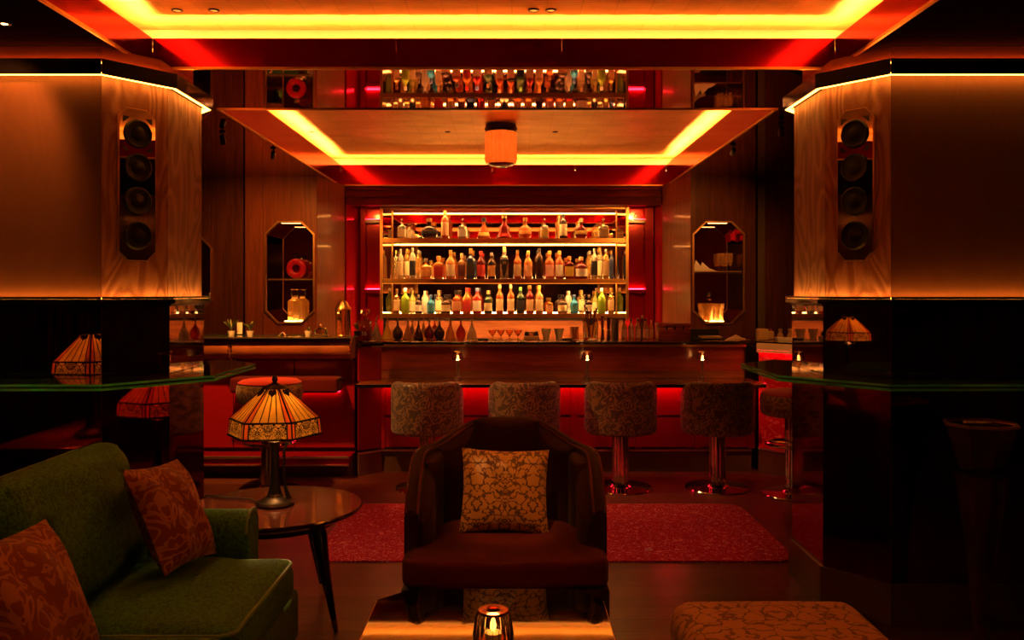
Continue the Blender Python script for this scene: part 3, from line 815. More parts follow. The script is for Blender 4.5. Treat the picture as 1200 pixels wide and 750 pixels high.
def bar_stool(loc, rz, label):
    t = thing('bar_stool', label, 'stool', loc, rz, 'barrel stools along the bar')
    pedestal(t, 0.42)
    # barrel back: rounded profile turned about the seat; opening faces local +Y
    prof = []; r0, r1, z0, z1, c = 0.188, 0.266, 0.415, 0.800, 0.034
    for cx, cz, a in ((r1 - c, z0 + c, -90), (r1 - c, z1 - c, 0), (r0 + c, z1 - c, 90), (r0 + c, z0 + c, 180)):
        for k in range(5): q = R(a + 90 * k / 4); prof.append((cx + c * math.cos(q), cz + c * math.sin(q)))
    rings = []
    a0, a1 = R(-90 - 128), R(-90 + 128); N = 40
    for i in range(N + 1):
        a = a0 + (a1 - a0) * i / N
        off = abs(a + PI / 2); dz = 0.16 * max(0.0, (off - R(62)) / R(66)) ** 1.3
        rings.append([(r * math.cos(a), r * math.sin(a), z - dz * max(0.0, (z - 0.45) / 0.35)) for r, z in prof])
    obj('backrest', loft(rings), 'damask_stool', t)
    pr = [(r1 + 0.002, z1 - c), (r1 - c * 0.3, z1 - 0.008)]
    obj('seat', lathe([(0.0, 0.42), (0.17, 0.42), (0.186, 0.435), (0.186, 0.57), (0.17, 0.595), (0.09, 0.61), (0.0, 0.612)], 32), 'velvet_dark', t)
    return t
s0 = bar_stool((-0.625, 6.30, 0), R(-4), 'damask barrel stool at the bar end next to the round backless stool')
dup(s0, (0.09, 6.30, 0), R(3), 'damask barrel stool partly hidden behind the dark velvet armchair')
dup(s0, (0.80, 6.30, 0), R(-2), 'damask barrel stool between the armchair and the last stool at the bar')
dup(s0, (1.515, 6.30, 0), R(2), 'damask barrel stool at the bar end beside the red marble station')
def round_stool(loc, ztop, label):
    t = thing('round_stool', label, 'stool', loc, 0, 'round backless stools')
    pedestal(t, ztop - 0.18, 0.36)
    obj('cushion', lathe([(0.0, ztop - 0.18), (0.20, ztop - 0.18), (0.228, ztop - 0.16), (0.236, ztop - 0.10), (0.232, ztop - 0.045), (0.222, ztop - 0.028)], 48), 'damask_pouf', t)
    obj('seat_top', lathe([(0.2225, ztop - 0.030), (0.226, ztop - 0.022), (0.20, ztop - 0.006), (0.12, ztop), (0.0, ztop + 0.002)], 48), 'velvet_top', t)
    return t
round_stool((-1.765, 6.22, 0), 0.815, 'round backless stool with red top behind the stained glass lamp')
round_stool((2.02, 6.12, 0), 0.745, 'round backless stool with red top by the red marble station')

# ================================================================== RUG
def rrect(x0, x1, y0, y1, r, n=6):
    pts = []
    for cx, cy, a in ((x1 - r, y1 - r, 0), (x0 + r, y1 - r, 90), (x0 + r, y0 + r, 180), (x1 - r, y0 + r, 270)):
        for k in range(n + 1): q = R(a + 90 * k / n); pts.append((cx + r * math.cos(q), cy + r * math.sin(q)))
    return pts
tag(obj('rug', prism(rrect(-1.09, 1.54, 4.57, 5.80, 0.12), 0.0005, 0.010), 'rug'), 'red floral rug with pale flecks lying between armchair and bar', 'rug')

# ================================================================== LOUNGE
# ---- armchair
CHX = -0.025
ch = thing('armchair', 'dark velvet tub armchair with channelled back holding a gold cushion', 'armchair', (CHX, 3.52, 0))
def upath(hw, yf, yb, n=48):
    """U in plan, open towards -Y: list of (x, y, tangent-normal outward)"""
    pts = []; r = hw * 0.98
    L = (yb - r) - yf; arc = PI * r; tot = 2 * L + arc
    for i in range(n + 1):
        s = tot * i / n
        if s < L: pts.append((-hw, yf + s, -1, 0))
        elif s < L + arc:
            a = PI - (s - L) / r; pts.append((hw * math.cos(a), yb - r + r * math.sin(a), math.cos(a), math.sin(a)))
        else: pts.append((hw, yf + (tot - s), 1, 0))
    return pts
def back_h(x, y): # height of the rim
    f = max(0.0, min(1.0, (y + 0.24) / 0.45)); f = 1 - (1 - f) ** 2.8
    g = max(0.0, min(1.0, (0.36 - abs(x)) / 0.24)); g = g * g * (3 - 2 * g)
    return 0.580 + 0.208 * f + 0.088 * g
rings = []
P_out = upath(0.392, -0.22, 0.42)
for (x, y, nx, ny) in P_out:
    h = back_h(x, y); th = 0.055; ring = []
    for k in range(5): ring.append((x, y, 0.06 + (h - 0.03 - 0.06) * k / 4))
    for k in range(1, 6): a = PI * k / 6; ring.append((x - nx * th / 2 * (1 - math.cos(a)), y - ny * th / 2 * (1 - math.cos(a)), h - 0.03 + 0.03 * math.sin(a)))
    for k in range(5): ring.append((x - nx * th, y - ny * th, h - 0.03 + (0.06 - h + 0.03) * k / 4))
    rings.append(ring)
obj('shell', loft(rings), 'velvet_dark', ch)
mat('velvet_piping', (0.14, 0.010, 0.010), 0.45)  # red light caught by the rim is put into this brighter colour
for dd, zz in ((0.004, -0.012), (0.050, -0.012)):
    obj('piping', tube([(x - nx * dd, y - ny * dd, back_h(x, y) + zz) for (x, y, nx, ny) in P_out], 0.005, 6), 'velvet_piping', ch)
# second rolled layer and vertical channels inside
def channel(i0, i1, grow, hadd, name, m):
    pin = upath(0.334, -0.20, 0.36, 60); rr = []
    for i in range(i0, i1 + 1):
        x, y, nx, ny = pin[i]; f = (i - i0) / max(1, i1 - i0); puff = grow * (math.sin(PI * f) ** 0.5 if 0 < f < 1 else 0.0) + 0.012
        h = back_h(x * 1.15, y * 1.1) - 0.022 + hadd; ring = []
        for k in range(7): ring.append((x - nx * puff, y - ny * puff, 0.36 + (h - puff * 0.6 - 0.36) * k / 6))
        for k in range(1, 6): a = PI / 2 * k / 5; ring.append((x - nx * (puff * math.cos(a)) , y - ny * (puff * math.cos(a)), h - puff * 0.6 + puff * 0.6 * math.sin(a)))
        ring.append((x + nx * 0.004, y + ny * 0.004, h)); ring.append((x + nx * 0.004, y + ny * 0.004, 0.36))
        rr.append(ring)
    return obj(name, loft(rr), m, ch)
for i0, i1, ha in ((0, 9, -0.03), (9, 16, -0.01), (16, 24, 0.0), (24, 36, 0.028), (36, 44, 0.0), (44, 51, -0.01), (51, 60, -0.03)):
    channel(i0, i1, 0.055 if ha > 0.02 else 0.04, ha, 'back_channel', 'velvet_dark')
seat_poly = [(-0.385, -0.36), (-0.22, -0.412), (0.0, -0.425), (0.22, -0.412), (0.385, -0.36), (0.385, -0.225), (0.325, -0.215), (0.325, 0.02), (0.26, 0.17), (0.13, 0.25), (0.0, 0.265), (-0.13, 0.25), (-0.26, 0.17), (-0.325, 0.02), (-0.325, -0.215), (-0.385, -0.225)]
obj('seat_cushion', prism(seat_poly, 0.355, 0.462, 0.024, 4), 'velvet_red', ch)
fp = [(-0.388, -0.365), (-0.22, -0.417), (0.0, -0.430), (0.22, -0.417), (0.388, -0.365), (0.388, -0.222), (0.33, -0.21), (0.33, 0.10), (-0.33, 0.10), (-0.33, -0.21), (-0.388, -0.222)]
obj('seat_base', prism(fp, 0.08, 0.352, 0.015, 2), 'velvet_dark', ch)
for x, y in ((-0.27, -0.30), (0.27, -0.30), (-0.24, 0.20), (0.24, 0.20)):
    obj('foot', lathe([(0.0, 0.0), (0.018, 0.0), (0.026, 0.06), (0.028, 0.085), (0.0, 0.085)], 12), 'wood_leg', ch, (x, y, 0))
def place_pillow(name, label, c, side, up, w, h, th, m, group=None):
    s = Vector(side).normalized(); u = Vector(up); u = (u - s * u.dot(s)).normalized(); n = s.cross(u)
    o = obj(name, pillow(w, h, th), m)
    o.matrix_world = Matrix.Translation(Vector(c)) @ Matrix((s, u, n)).transposed().to_4x4()
    tag(o, label, 'cushion', group)
    # piping round the edge
    return o
place_pillow('throw_cushion', 'square gold damask cushion leaning in the dark velvet armchair', (-0.03, 3.55, 0.625), (1, 0.03, -0.03), (0, 0.34, 1), 0.37, 0.345, 0.13, 'damask_gold')

# ---- green sofa
so = thing('sofa', 'green brocade sofa with loose cushions and low padded arm', 'sofa', (-1.42, 2.45, 0))
SX, SY = -1.42, 2.45
def at(x, y, z): return (x - SX, y - SY, z)
obj('frame', box(at(-2.0, 0.95, 0.08), at(-0.845, 3.39, 0.275), 0.02, 3), 'green_velvet', so)
obj('back_frame', box(at(-2.0, 0.95, 0.276), at(-1.66, 3.39, 0.67), 0.05, 4), 'green_velvet', so)
def arm(y0, y1):
    prof = []; hw = (y1 - y0) / 2; yc = (y0 + y1) / 2
    for k in range(17):
        a = PI * k / 16; prof.append((yc + (hw + 0.012 * math.sin(a) ** 2) * math.cos(a), 0.53 + 0.075 * math.sin(a)))
    prof += [(y0 + 0.01, 0.277), (y1 - 0.01, 0.277)]
    rings = []
    for x, s in ((-1.655, 1.0), (-1.3, 1.0), (-1.05, 1.0), (-1.022, 0.985), (-1.005, 0.93)):
        rings.append([at(x, yc + (y - yc) * s, 0.40 + (z - 0.40) * s) for y, z in prof])
    return loft(rings), [at(-1.012, yc + (y - yc) * 1.0, 0.40 + (z - 0.40) * 1.0) for y, z in prof[:17]]
for y0, y1 in ((3.245, 3.39), (0.95, 1.095)):
    bm, edge = arm(y0, y1); a_ = obj('arm', bm, 'green_velvet', so)
    obj('piping', tube(edge, 0.006, 6), 'green_piping', a_)
for k, (y0, y1) in enumerate(((2.505, 3.238), (1.80, 2.495), (1.10, 1.79))):
    yc = (y0 + y1) / 2; hy = (y1 - y0) / 2
    s = obj('seat_cushion', cushion(0.41, hy, 0.085, 0.06, 22, 0.028, 0.006, k + 3), 'green_velvet', so, at(-1.225, yc, 0.366))
    pts = rrect(-0.40, 0.40, -hy + 0.01, hy - 0.01, 0.05, 5)
    obj('piping', tube([(x, y, 0.066) for x, y in pts + pts[:1]], 0.007, 6), 'green_piping', s)
for k, (y0, y1) in enumerate(((2.43, 3.22), (1.62, 2.41), (1.10, 1.60))):
    yc = (y0 + y1) / 2; hy = (y1 - y0) / 2
    s = obj('back_cushion', cushion(0.235, hy, 0.095, 0.085, 22, 0.045, 0.008, k + 11), 'green_velvet', so, at(-1.475, yc, 0.665), (0, R(-108), 0))
    pts = rrect(-0.225, 0.225, -hy + 0.012, hy - 0.012, 0.07, 5)
    obj('piping', tube([(x * 1.02, y * 1.006, 0.058) for x, y in pts + pts[:1]], 0.007, 6), 'green_piping', s)
for x, y in ((-0.92, 3.28), (-0.92, 1.05), (-1.92, 3.28), (-1.92, 1.05)):
    obj('foot', lathe([(0.0, 0.0), (0.02, 0.0), (0.03, 0.085), (0.0, 0.085)], 12), 'wood_leg', so, at(x, y, 0))
place_pillow('throw_cushion', 'rust damask cushion leaning on the sofa near its arm', (-1.205, 3.02, 0.665), (0.11, 1, -0.10), (-0.45, 0, 0.89), 0.38, 0.385, 0.15, 'damask_rust', 'rust cushions on the green sofa')
place_pillow('throw_cushion', 'rust damask cushion farther from the sofa arm, next to the seat seam', (-1.215, 2.15, 0.66), (0.05, 1, -0.06), (-0.45, 0, 0.89), 0.40, 0.39, 0.15, 'damask_rust', 'rust cushions on the green sofa')

# ---- round side table
TX, TY = -1.056, 3.80
st = thing('side_table', 'round dark polished side table with splayed brass tipped legs', 'table', (TX, TY, 0))
obj('table_top', lathe([(0.0, 0.468), (0.355, 0.468), (0.380, 0.482), (0.385, 0.493), (0.380, 0.500), (0.0, 0.500)], 72), 'wood_table', st)
obj('apron', lathe([(0.24, 0.425), (0.27, 0.425), (0.29, 0.4675), (0.24, 0.4675)], 48), 'wood_leg', st)
for k in range(4):
    a = R(-28 + 90 * k + (3 if k else 0))
    c, s = math.cos(a), math.sin(a)
    l = obj('leg', tube([(0.23 * c, 0.23 * s, 0.467), (0.255 * c, 0.255 * s, 0.40), (0.285 * c, 0.285 * s, 0.25), (0.335 * c, 0.335 * s, 0.05)], [0.030, 0.034, 0.024, 0.012], 12), 'wood_leg', st)
    obj('brass_tip', tube([(0.335 * c, 0.335 * s, 0.0505), (0.346 * c, 0.346 * s, 0.0)], [0.013, 0.010], 12), 'brass', l)

# ---- stained glass lamp
def tiffany(loc, label, watt=22.0):
    t = thing('table_lamp', label, 'lamp', loc, R(6))
    obj('base', lathe([(0.0, 0.0), (0.080, 0.0), (0.084, 0.010), (0.078, 0.020), (0.064, 0.024), (0.052, 0.034), (0.036, 0.040), (0.030, 0.052), (0.0, 0.053)], 40), 'bronze', t)
    obj('column', lathe([(0.0, 0.0535), (0.030, 0.0535), (0.024, 0.075), (0.020, 0.12), (0.019, 0.24), (0.023, 0.27), (0.032, 0.285), (0.020, 0.30), (0.011, 0.31), (0.011, 0.545), (0.0, 0.546)], 8), 'bronze', t)
    for s in (1,):
        obj('scroll', tube([(s * 0.062, 0, 0.028), (s * 0.048, 0, 0.07), (s * 0.040, 0, 0.12), (s * 0.040, 0, 0.24), (s * 0.052, 0, 0.275), (s * 0.040, 0, 0.29), (s * 0.020, 0, 0.285)], [0.012, 0.008, 0.006, 0.006, 0.007, 0.006, 0.005], 8), 'bronze', t)
        obj('pull_chain', tube([(s * 0.035, -0.05, 0.38), (s * 0.035, -0.05, 0.285)], 0.0025, 6), 'brass', t)
    obj('finial', lathe([(0.0, 0.528), (0.058, 0.520), (0.050, 0.530), (0.020, 0.540), (0.008, 0.548), (0.014, 0.558), (0.010, 0.572), (0.0, 0.580)], 12), 'bronze', t)
    zt, zb, zl = 0.522, 0.388, 0.318; rt, rb_, rl = 0.048, 0.196, 0.204
    def hexp(i, r, z): a = R(60 * i + 30) - PI / 2 - R(30) * 0; a = R(-90 - 30 + 60 * i); return Vector((r * math.cos(a), r * math.sin(a), z))
    for nm, r_, z_, w_ in (('top_rim', rt, zt, .006), ('waist_rim', rb_, zb, .0045), ('lower_rim', rl, zl, .005)):
        bm = bm_new(); add_tube(bm, [hexp(i, r_, z_) for i in range(7)], w_, 6); obj(nm, bm, 'lead', t)
    cuts = (0.0, 0.13, 0.31, 0.50, 0.69, 0.87, 1.0)
    for i in range(6):
        A, B = hexp(i, rt, zt), hexp(i + 1, rt, zt); Cc, D = hexp(i, rb_, zb), hexp(i + 1, rb_, zb); E, F = hexp(i, rl, zl), hexp(i + 1, rl, zl)
        for k, (p, q) in enumerate(zip(cuts, cuts[1:])):
            g = 0.012
            quad = [A.lerp(B, p + g), A.lerp(B, q - g), Cc.lerp(D, q - g), Cc.lerp(D, p + g)]
            o = obj('glass_pane', plate(quad, 0.003), 'shade_rose' if k in (0, 5) else 'shade_amber', t, smooth=0)
            obj('came', tube([A.lerp(B, q) if k < 5 else B, Cc.lerp(D, q) if k < 5 else D], 0.0028 if k < 5 else 0.004, 5), 'lead', o)
        lo, hi = 0.10, 0.90
        obj('band_pane', plate([Cc.lerp(D, lo), Cc.lerp(D, hi), E.lerp(F, hi), E.lerp(F, lo)], 0.003), 'shade_band', t, smooth=0)
        for f_ in (0.0, lo, hi): obj('band_came', tube([Cc.lerp(D, f_), E.lerp(F, f_)], .0035, 6), 'lead', t)
        for p, q in ((0.01, lo - 0.01), (hi + 0.01, 0.99)):
            obj('band_pane', plate([Cc.lerp(D, p), Cc.lerp(D, q), E.lerp(F, q), E.lerp(F, p)], 0.003), 'shade_rose', t, smooth=0)
        m0 = A.lerp(B, 0.5).lerp(Cc.lerp(D, 0.5), 0.12)
        out = Vector((m0.x, m0.y, 0)).normalized() * 0.006
        obj('ornament', octblob(m0 + out, A, B, Cc), 'lead', t)
    obj('bulb', lathe([(0.0, 0.40), (0.020, 0.412), (0.026, 0.432), (0.018, 0.455), (0.010, 0.47), (0.0, 0.47)], 16), emit('bulb_warm', (1.0, 0.62, 0.25), 25.0), t, (0.045, 0.0, 0))
    light_point((0.0, -0.03, 0.43), (1.0, 0.60, 0.20), watt, 0.03, t)
    return t
def plate(quad, th):
    bm = bm_new(); q = [Vector(p) for p in quad]
    n = (q[1] - q[0]).cross(q[3] - q[0]).normalized() * th / 2
    a = [bm.verts.new(p + n) for p in q]; b = [bm.verts.new(p - n) for p in q]
    bm.faces.new(a); bm.faces.new(b[::-1])
    for i in range(4): bm.faces.new((a[i], b[i], b[(i + 1) % 4], a[(i + 1) % 4]))
    return bm
def octblob(c, A, B, Cc):
    bm = bm_new(); s = (B - A).normalized(); d = (Cc - A).normalized(); d = (d - s * d.dot(s)).normalized(); n = s.cross(d) * 0.003
    shape = [(-0.016, -0.012), (-0.006, -0.016), (0.0, -0.010), (0.006, -0.016), (0.016, -0.012), (0.018, 0.004), (0.009, 0.010), (0.0, 0.022), (-0.009, 0.010), (-0.018, 0.004)]
    a = [bm.verts.new(c + s * x + d * y + n) for x, y in shape]; b = [bm.verts.new(c + s * x + d * y - n) for x, y in shape]
    bm.faces.new(a); bm.faces.new(b[::-1])
    for i in range(10): bm.faces.new((a[i], b[i], b[(i + 1) % 10], a[(i + 1) % 10]))
    return bm
tiffany((TX, TY, 0.5005), 'stained glass table lamp with amber hexagonal shade on the round side table')
tag(obj('lamp_cord', tube([(-1.142, 3.83, 0.5055), (-1.19, 3.88, 0.508), (-1.26, 3.90, 0.5055), (-1.34, 3.93, 0.506), (-1.42, 3.965, 0.5055), (-1.465, 3.98, 0.45), (-1.475, 4.0, 0.2), (-1.48, 4.02, 0.006)], 0.004, 6), 'black_satin'), 'thin black cord trailing from the stained glass lamp over the table', 'cord')

# ---- console behind the sofa with a second lamp and roses (seen in the pillar mirrors)
co_ = thing('console_table', 'narrow dark console table behind the green sofa', 'table', (-2.27, 2.7, 0))
obj('table_top', box((-0.20, -0.85, 0.685), (0.22, 0.72, 0.715), 0.004), 'wood_table', co_)
for x in (-0.17, 0.17):
    for y in (-0.80, 0.67): obj('leg', tube([(x, y, 0.684), (x, y, 0.0)], [0.022, 0.014], 10), 'wood_leg', co_)
tiffany((-2.15, 3.06, 0.7155), 'stained glass table lamp with amber shade on the console behind the sofa', 60.0)
ro = thing('rose_vase', 'round bunch of red roses in a brass vase on the console', 'flowers', (-2.20, 2.42, 0.7155))
obj('vase', lathe([(0, 0), (.035, 0), (.05, .04), (.055, .09), (.035, .13), (.042, .15), (.036, .15), (0, .145)], 24), 'brass', ro)
rnd = random.Random(5); mat('rose_red', (0.55, 0.012, 0.03), 0.6)
for k in range(26):
    z = 1 - 1.5 * (k + .5) / 26; a = k * 2.39996; rr = math.sqrt(max(0, 1 - z * z))
    obj('rose', lathe([(0, -.03), (.022, -.022), (.034, 0), (.030, .014), (.022, .008), (.018, .018), (.008, .012), (0, .02)], 10), 'rose_red', ro, (.075 * rr * math.cos(a), .075 * rr * math.sin(a), .215 + .075 * z), (math.acos(max(-1, min(1, z))) * math.sin(-a), math.acos(max(-1, min(1, z))) * math.cos(a), 0))

# ---- coffee table and candle
ct = thing('coffee_table', 'low black polished coffee table with chamfered corners and brass edge', 'table', (-0.073, 2.3, 0))
cp = [(-0.377, -0.55), (0.377, -0.55), (0.377, 0.55), (0.30, 0.66), (-0.27, 0.66), (-0.377, 0.555)]
obj('table_top', prism(cp, 0.392, 0.420), mat('table_glass', (0.010, 0.007, 0.006), 0.03, ior=1.48), ct)
obj('brass_edge', prism([(x * 1.008, y * 1.006) for x, y in cp], 0.388, 0.4165), 'brass', ct)
obj('body', prism([(x * 0.86, y * 0.86) for x, y in cp], 0.0, 0.3875), 'black_satin', ct)
cd = thing('candle_holder', 'small ribbed amber glass candle holder glowing on the black coffee table', 'candle', (-0.055, 2.50, 0.4205))
flute = lambda a: 1.0 + 0.035 * math.cos(20 * a)
obj('glass_cup', lathe([(0.0, 0.0), (0.050, 0.0), (0.056, 0.006), (0.058, 0.03), (0.050, 0.082), (0.046, 0.092), (0.043, 0.092), (0.046, 0.080), (0.053, 0.03), (0.050, 0.010), (0.0, 0.010)], 80, rad=flute), 'glass_amber', cd)
obj('rim_lid', lathe([(0.020, 0.093), (0.047, 0.093), (0.044, 0.099), (0.028, 0.101), (0.020, 0.098)], 40), 'copper', cd)
obj('wax', lathe([(0.0, 0.011), (0.024, 0.011), (0.024, 0.032), (0.0, 0.033)], 20), 'white_paper', cd)
obj('flame', lathe([(0.0, 0.034), (0.008, 0.042), (0.010, 0.052), (0.005, 0.068), (0.0, 0.078)], 12), emit('flame', (1.0, 0.55, 0.15), 40.0), cd)
light_point((0, 0, 0.125), (1.0, 0.45, 0.12), 0.35, 0.02, cd)

# ---- ottoman
ot = thing('ottoman', 'low orange damask ottoman with rounded corners', 'ottoman', (0.845, 2.47, 0))
obj('cushion', cushion(0.32, 0.44, 0.085, 0.075, 22, 0.015), 'damask_ottoman', ot, (0, 0, 0.33))
obj('base', box((-0.30, -0.42, 0.05), (0.30, 0.42, 0.243), 0.02, 3), 'damask_ottoman', ot)
for x in (-0.25, 0.25):
    for y in (-0.36, 0.36): obj('foot', lathe([(0, 0), (0.018, 0), (0.024, 0.052), (0, 0.052)], 12), 'wood_leg', ot, (x, y, 0))

# ---- tall floor vase
va = thing('floor_vase', 'tall faceted smoked glass trumpet vase standing before the pillar', 'vase', (1.845, 3.36, 0))
sqr = lambda a: 1.0 / (abs(math.cos(a)) ** 5 + abs(math.sin(a)) ** 5) ** 0.2
obj('foot', lathe([(0.0, 0.0), (0.125, 0.0), (0.128, 0.012), (0.10, 0.022), (0.06, 0.030), (0.045, 0.06), (0.0, 0.061)], 8), 'bronze', va)
obj('body', lathe([(0.0, 0.0615), (0.042, 0.0615), (0.030, 0.10), (0.036, 0.20), (0.056, 0.42), (0.084, 0.62), (0.098, 0.735), (0.0, 0.735)], 8), 'vase_glass', va)
obj('collar', lathe([(0.092, 0.736), (0.112, 0.736), (0.112, 0.748), (0.092, 0.748)], 8), 'bronze', va)
obj('cup', lathe([(0.080, 0.7485), (0.098, 0.80), (0.125, 0.90), (0.135, 0.925), (0.130, 0.925), (0.118, 0.90), (0.092, 0.80), (0.074, 0.7485)], 8), 'vase_glass', va)
obj('rim', lathe([(0.127, 0.9255), (0.140, 0.9255), (0.140, 0.936), (0.127, 0.936)], 8), 'brass', va)

# ---- pendant over the bar
pe = thing('pendant_light', 'ribbed amber glass pendant with black collar hung under the gold ceiling', 'lamp', (-0.091, 7.0, 2.47))
obj('cap', lathe([(0.0, 0.349), (0.126, 0.349), (0.128, 0.345), (0.128, 0.292), (0.124, 0.288), (0.0, 0.288)], 48), 'black_gloss', pe)
bm = bm_new()
for k in range(48): a = 2 * PI * k / 48; add_lathe(bm, [(0.0, -0.006), (0.006, 0.0), (0.0, 0.006)], 6, c=(0.129 * math.cos(a), 0.129 * math.sin(a), 0.318 + 0.012 * math.sin(9 * a)))
obj('collar_beading', bm, 'bronze', pe)
rib = lambda a: 1.0 + 0.09 * abs(math.cos(10 * a)) - 0.05
obj('shade', lathe([(0.122, 0.2875), (0.124, 0.25), (0.127, 0.06), (0.118, 0.028), (0.114, 0.028), (0.121, 0.06), (0.118, 0.2875)], 120, rad=rib), 'pendant_glass', pe)
obj('diffuser', lathe([(0.112, 0.030), (0.090, 0.012), (0.05, 0.002), (0.0, 0.0)], 48), 'lacquer_red', pe)
light_point((0, 0, 0.16), (1.0, 0.38, 0.10), 48.0, 0.03, pe)

# ---- little lamps on the guest ledge
def ledge_lamp(x, label):
    t = thing('mini_lamp', label, 'lamp', (x, 6.80, 0.7422), 0, 'small lamps on the guest ledge')
    obj('base', lathe([(0.0, 0.0), (0.030, 0.0), (0.032, 0.008), (0.028, 0.030), (0.020, 0.034), (0.0, 0.034)], 24), 'steel', t)
    obj('stem', lathe([(0.0, 0.0345), (0.012, 0.0345), (0.012, 0.165), (0.0, 0.165)], 16), 'steel', t)
    obj('shade', lathe([(0.044, 0.168), (0.047, 0.172), (0.036, 0.222), (0.034, 0.226), (0.031, 0.222), (0.041, 0.172)], 24), 'glass', t)
    obj('bulb', lathe([(0.0, 0.1655), (0.007, 0.170), (0.0095, 0.184), (0.007, 0.198), (0.0, 0.202)], 14), emit('mini_bulb', (1.0, 0.40, 0.09), 60.0), t)
    obj('shade_holder', lathe([(0.006, 0.227), (0.034, 0.227), (0.030, 0.236), (0.0, 0.240)], 20), 'brass', t)
ledge_lamp(-0.432, 'small chrome lamp on the guest ledge behind the first two stools')
ledge_lamp(0.600, 'small chrome lamp on the guest ledge above the middle stools')
ledge_lamp(1.518, 'small chrome lamp on the guest ledge behind the stool by the marble station')

# ---- recessed downlights in the gold ceiling
def downlight(x, y, z, label, target=None, watt=0, angle=30, col=(1.0, 0.55, 0.22), grp='recessed downlights in the gold ceiling'):
    t = thing('downlight', label, 'downlight', (x, y, z), 0, grp)
    obj('trim_ring', lathe([(0.019, -0.0005), (0.026, -0.0005), (0.026, -0.003), (0.019, -0.005)], 24), 'bronze', t)
    obj('lens', lathe([(0.0, -0.001), (0.0185, -0.001), (0.0185, -0.003), (0.0, -0.003)], 20), 'black_gloss', t)
    if watt < 0:
        obj('glow', lathe([(0.0, -0.0032), (0.013, -0.0032), (0.013, -0.0045), (0.0, -0.0045)], 16), emit('downlight_glow', (1.0, 0.45, 0.14), 9.0), t); watt = -watt
    if watt: light_spot((x, y, z - 0.02), target, col, watt, angle)
LB = 'recessed downlight in the gold ceiling over the lounge'
AMB = (1.0, 0.30, 0.045)
downlight(-1.55, 3.95, 2.754, LB, (-1.15, 3.0, 0.6), 7, 30, (1.0, 0.55, 0.15))
downlight(-1.38, 3.95, 2.754, LB)
downlight(-0.35, 2.3, 2.754, LB, (-0.03, 3.5, 0.66), 90, 13, (1.0, 0.42, 0.10))
downlight(0.9, 2.0, 2.754, LB, (0.85, 2.6, 0.40), 35, 26, AMB)
downlight(-1.0, 1.7, 2.754, LB, (-1.35, 2.0, 0.6), 6, 30, AMB)
downlight(-2.04, 3.43, ZC, 'lit recessed downlight in the dark lacquer ceiling above the sofa', (-2.30, 3.68, 2.06), -17, 96, (1.0, 0.33, 0.06), 'downlights in the dark lacquer ceiling')
downlight(0.10, 3.95, 2.754, LB); downlight(0.18, 3.95, 2.754, LB); downlight(0.14, 3.75, 2.754, LB)
LS = 'recessed downlight in the mirrored ceiling strip before the bar'
downlight(0.0, 4.35, ZC, LS, (0.0, 5.35, 0.0), 75, 75, (1.0, 0.20, 0.14), 'recessed downlights in the mirrored strip')  # lamp added to brighten the rug
LG = 'recessed downlight in the gold ceiling over the bar'
for x_ in (-1.0, 0.0, 1.05): downlight(x_, 6.05, 2.820, LG, (x_, 7.35, 1.08), 26, 52, (1.0, 0.42, 0.11), 'recessed downlights over the bar')  # unseen row added to light the fronts of things on the bar
for x_ in (-1.715, -0.55, 0.37): downlight(x_, 7.30, 2.820, 'tiny recessed downlight beside the pendant in the gold ceiling', None, 0, 30, AMB, 'tiny downlights beside the pendant')
# little adjustable spots at the edges of the bar coffer, aimed at the wood walls; the marble one is added
def wall_spot(x, y, target, watt, angle, label, col):
    t = thing('ceiling_spot', label, 'spotlight', (x, y, ZC))
    v = (Vector(target) - Vector((x, y, ZC - 0.05))); h = Vector((v.x, v.y, 0)).normalized()
    obj('mount', lathe([(0, 0), (.022, 0), (.022, -.008), (.006, -.010), (.006, -.03), (0, -.03)], 16), 'black_satin', t)
    d = v.normalized(); a = Vector((0, 0, -.052)); bm = bm_new()
    add_tube(bm, [a - d * .03, a - d * .028, a + d * .03, a + d * .034], [.008, .017, .019, .017], 14); obj('head', bm, 'black_satin', t)
    light_spot(Vector((x, y, ZC - .052)) + d * .04, target, col, watt, angle, 0.8)
wall_spot(-2.55, 5.72, (-0.55, 6.08, 0.62), 260, 34, 'small black ceiling spot aimed along the barrel stools', (1.0, 0.47, 0.13))
wall_spot(-1.95, 5.75, (-1.95, 6.70, 0.95), 340, 60, 'small black ceiling spot aimed at the leather roll', AMB)
wall_spot(-1.79, 6.40, (-2.3, 8.0, 1.45), 100, 80, 'small black ceiling spot aimed at the niche with the red ring bottle', AMB)
wall_spot(1.72, 5.45, (2.06, 6.75, 0.88), 70, 36, 'small black ceiling spot aimed at the red marble station', AMB)  # spot added to brighten the marble
wall_spot(1.62, 6.25, (1.70, 8.2, 1.6), 60, 65, 'small black ceiling spot aimed at the niche with the flutes', AMB)

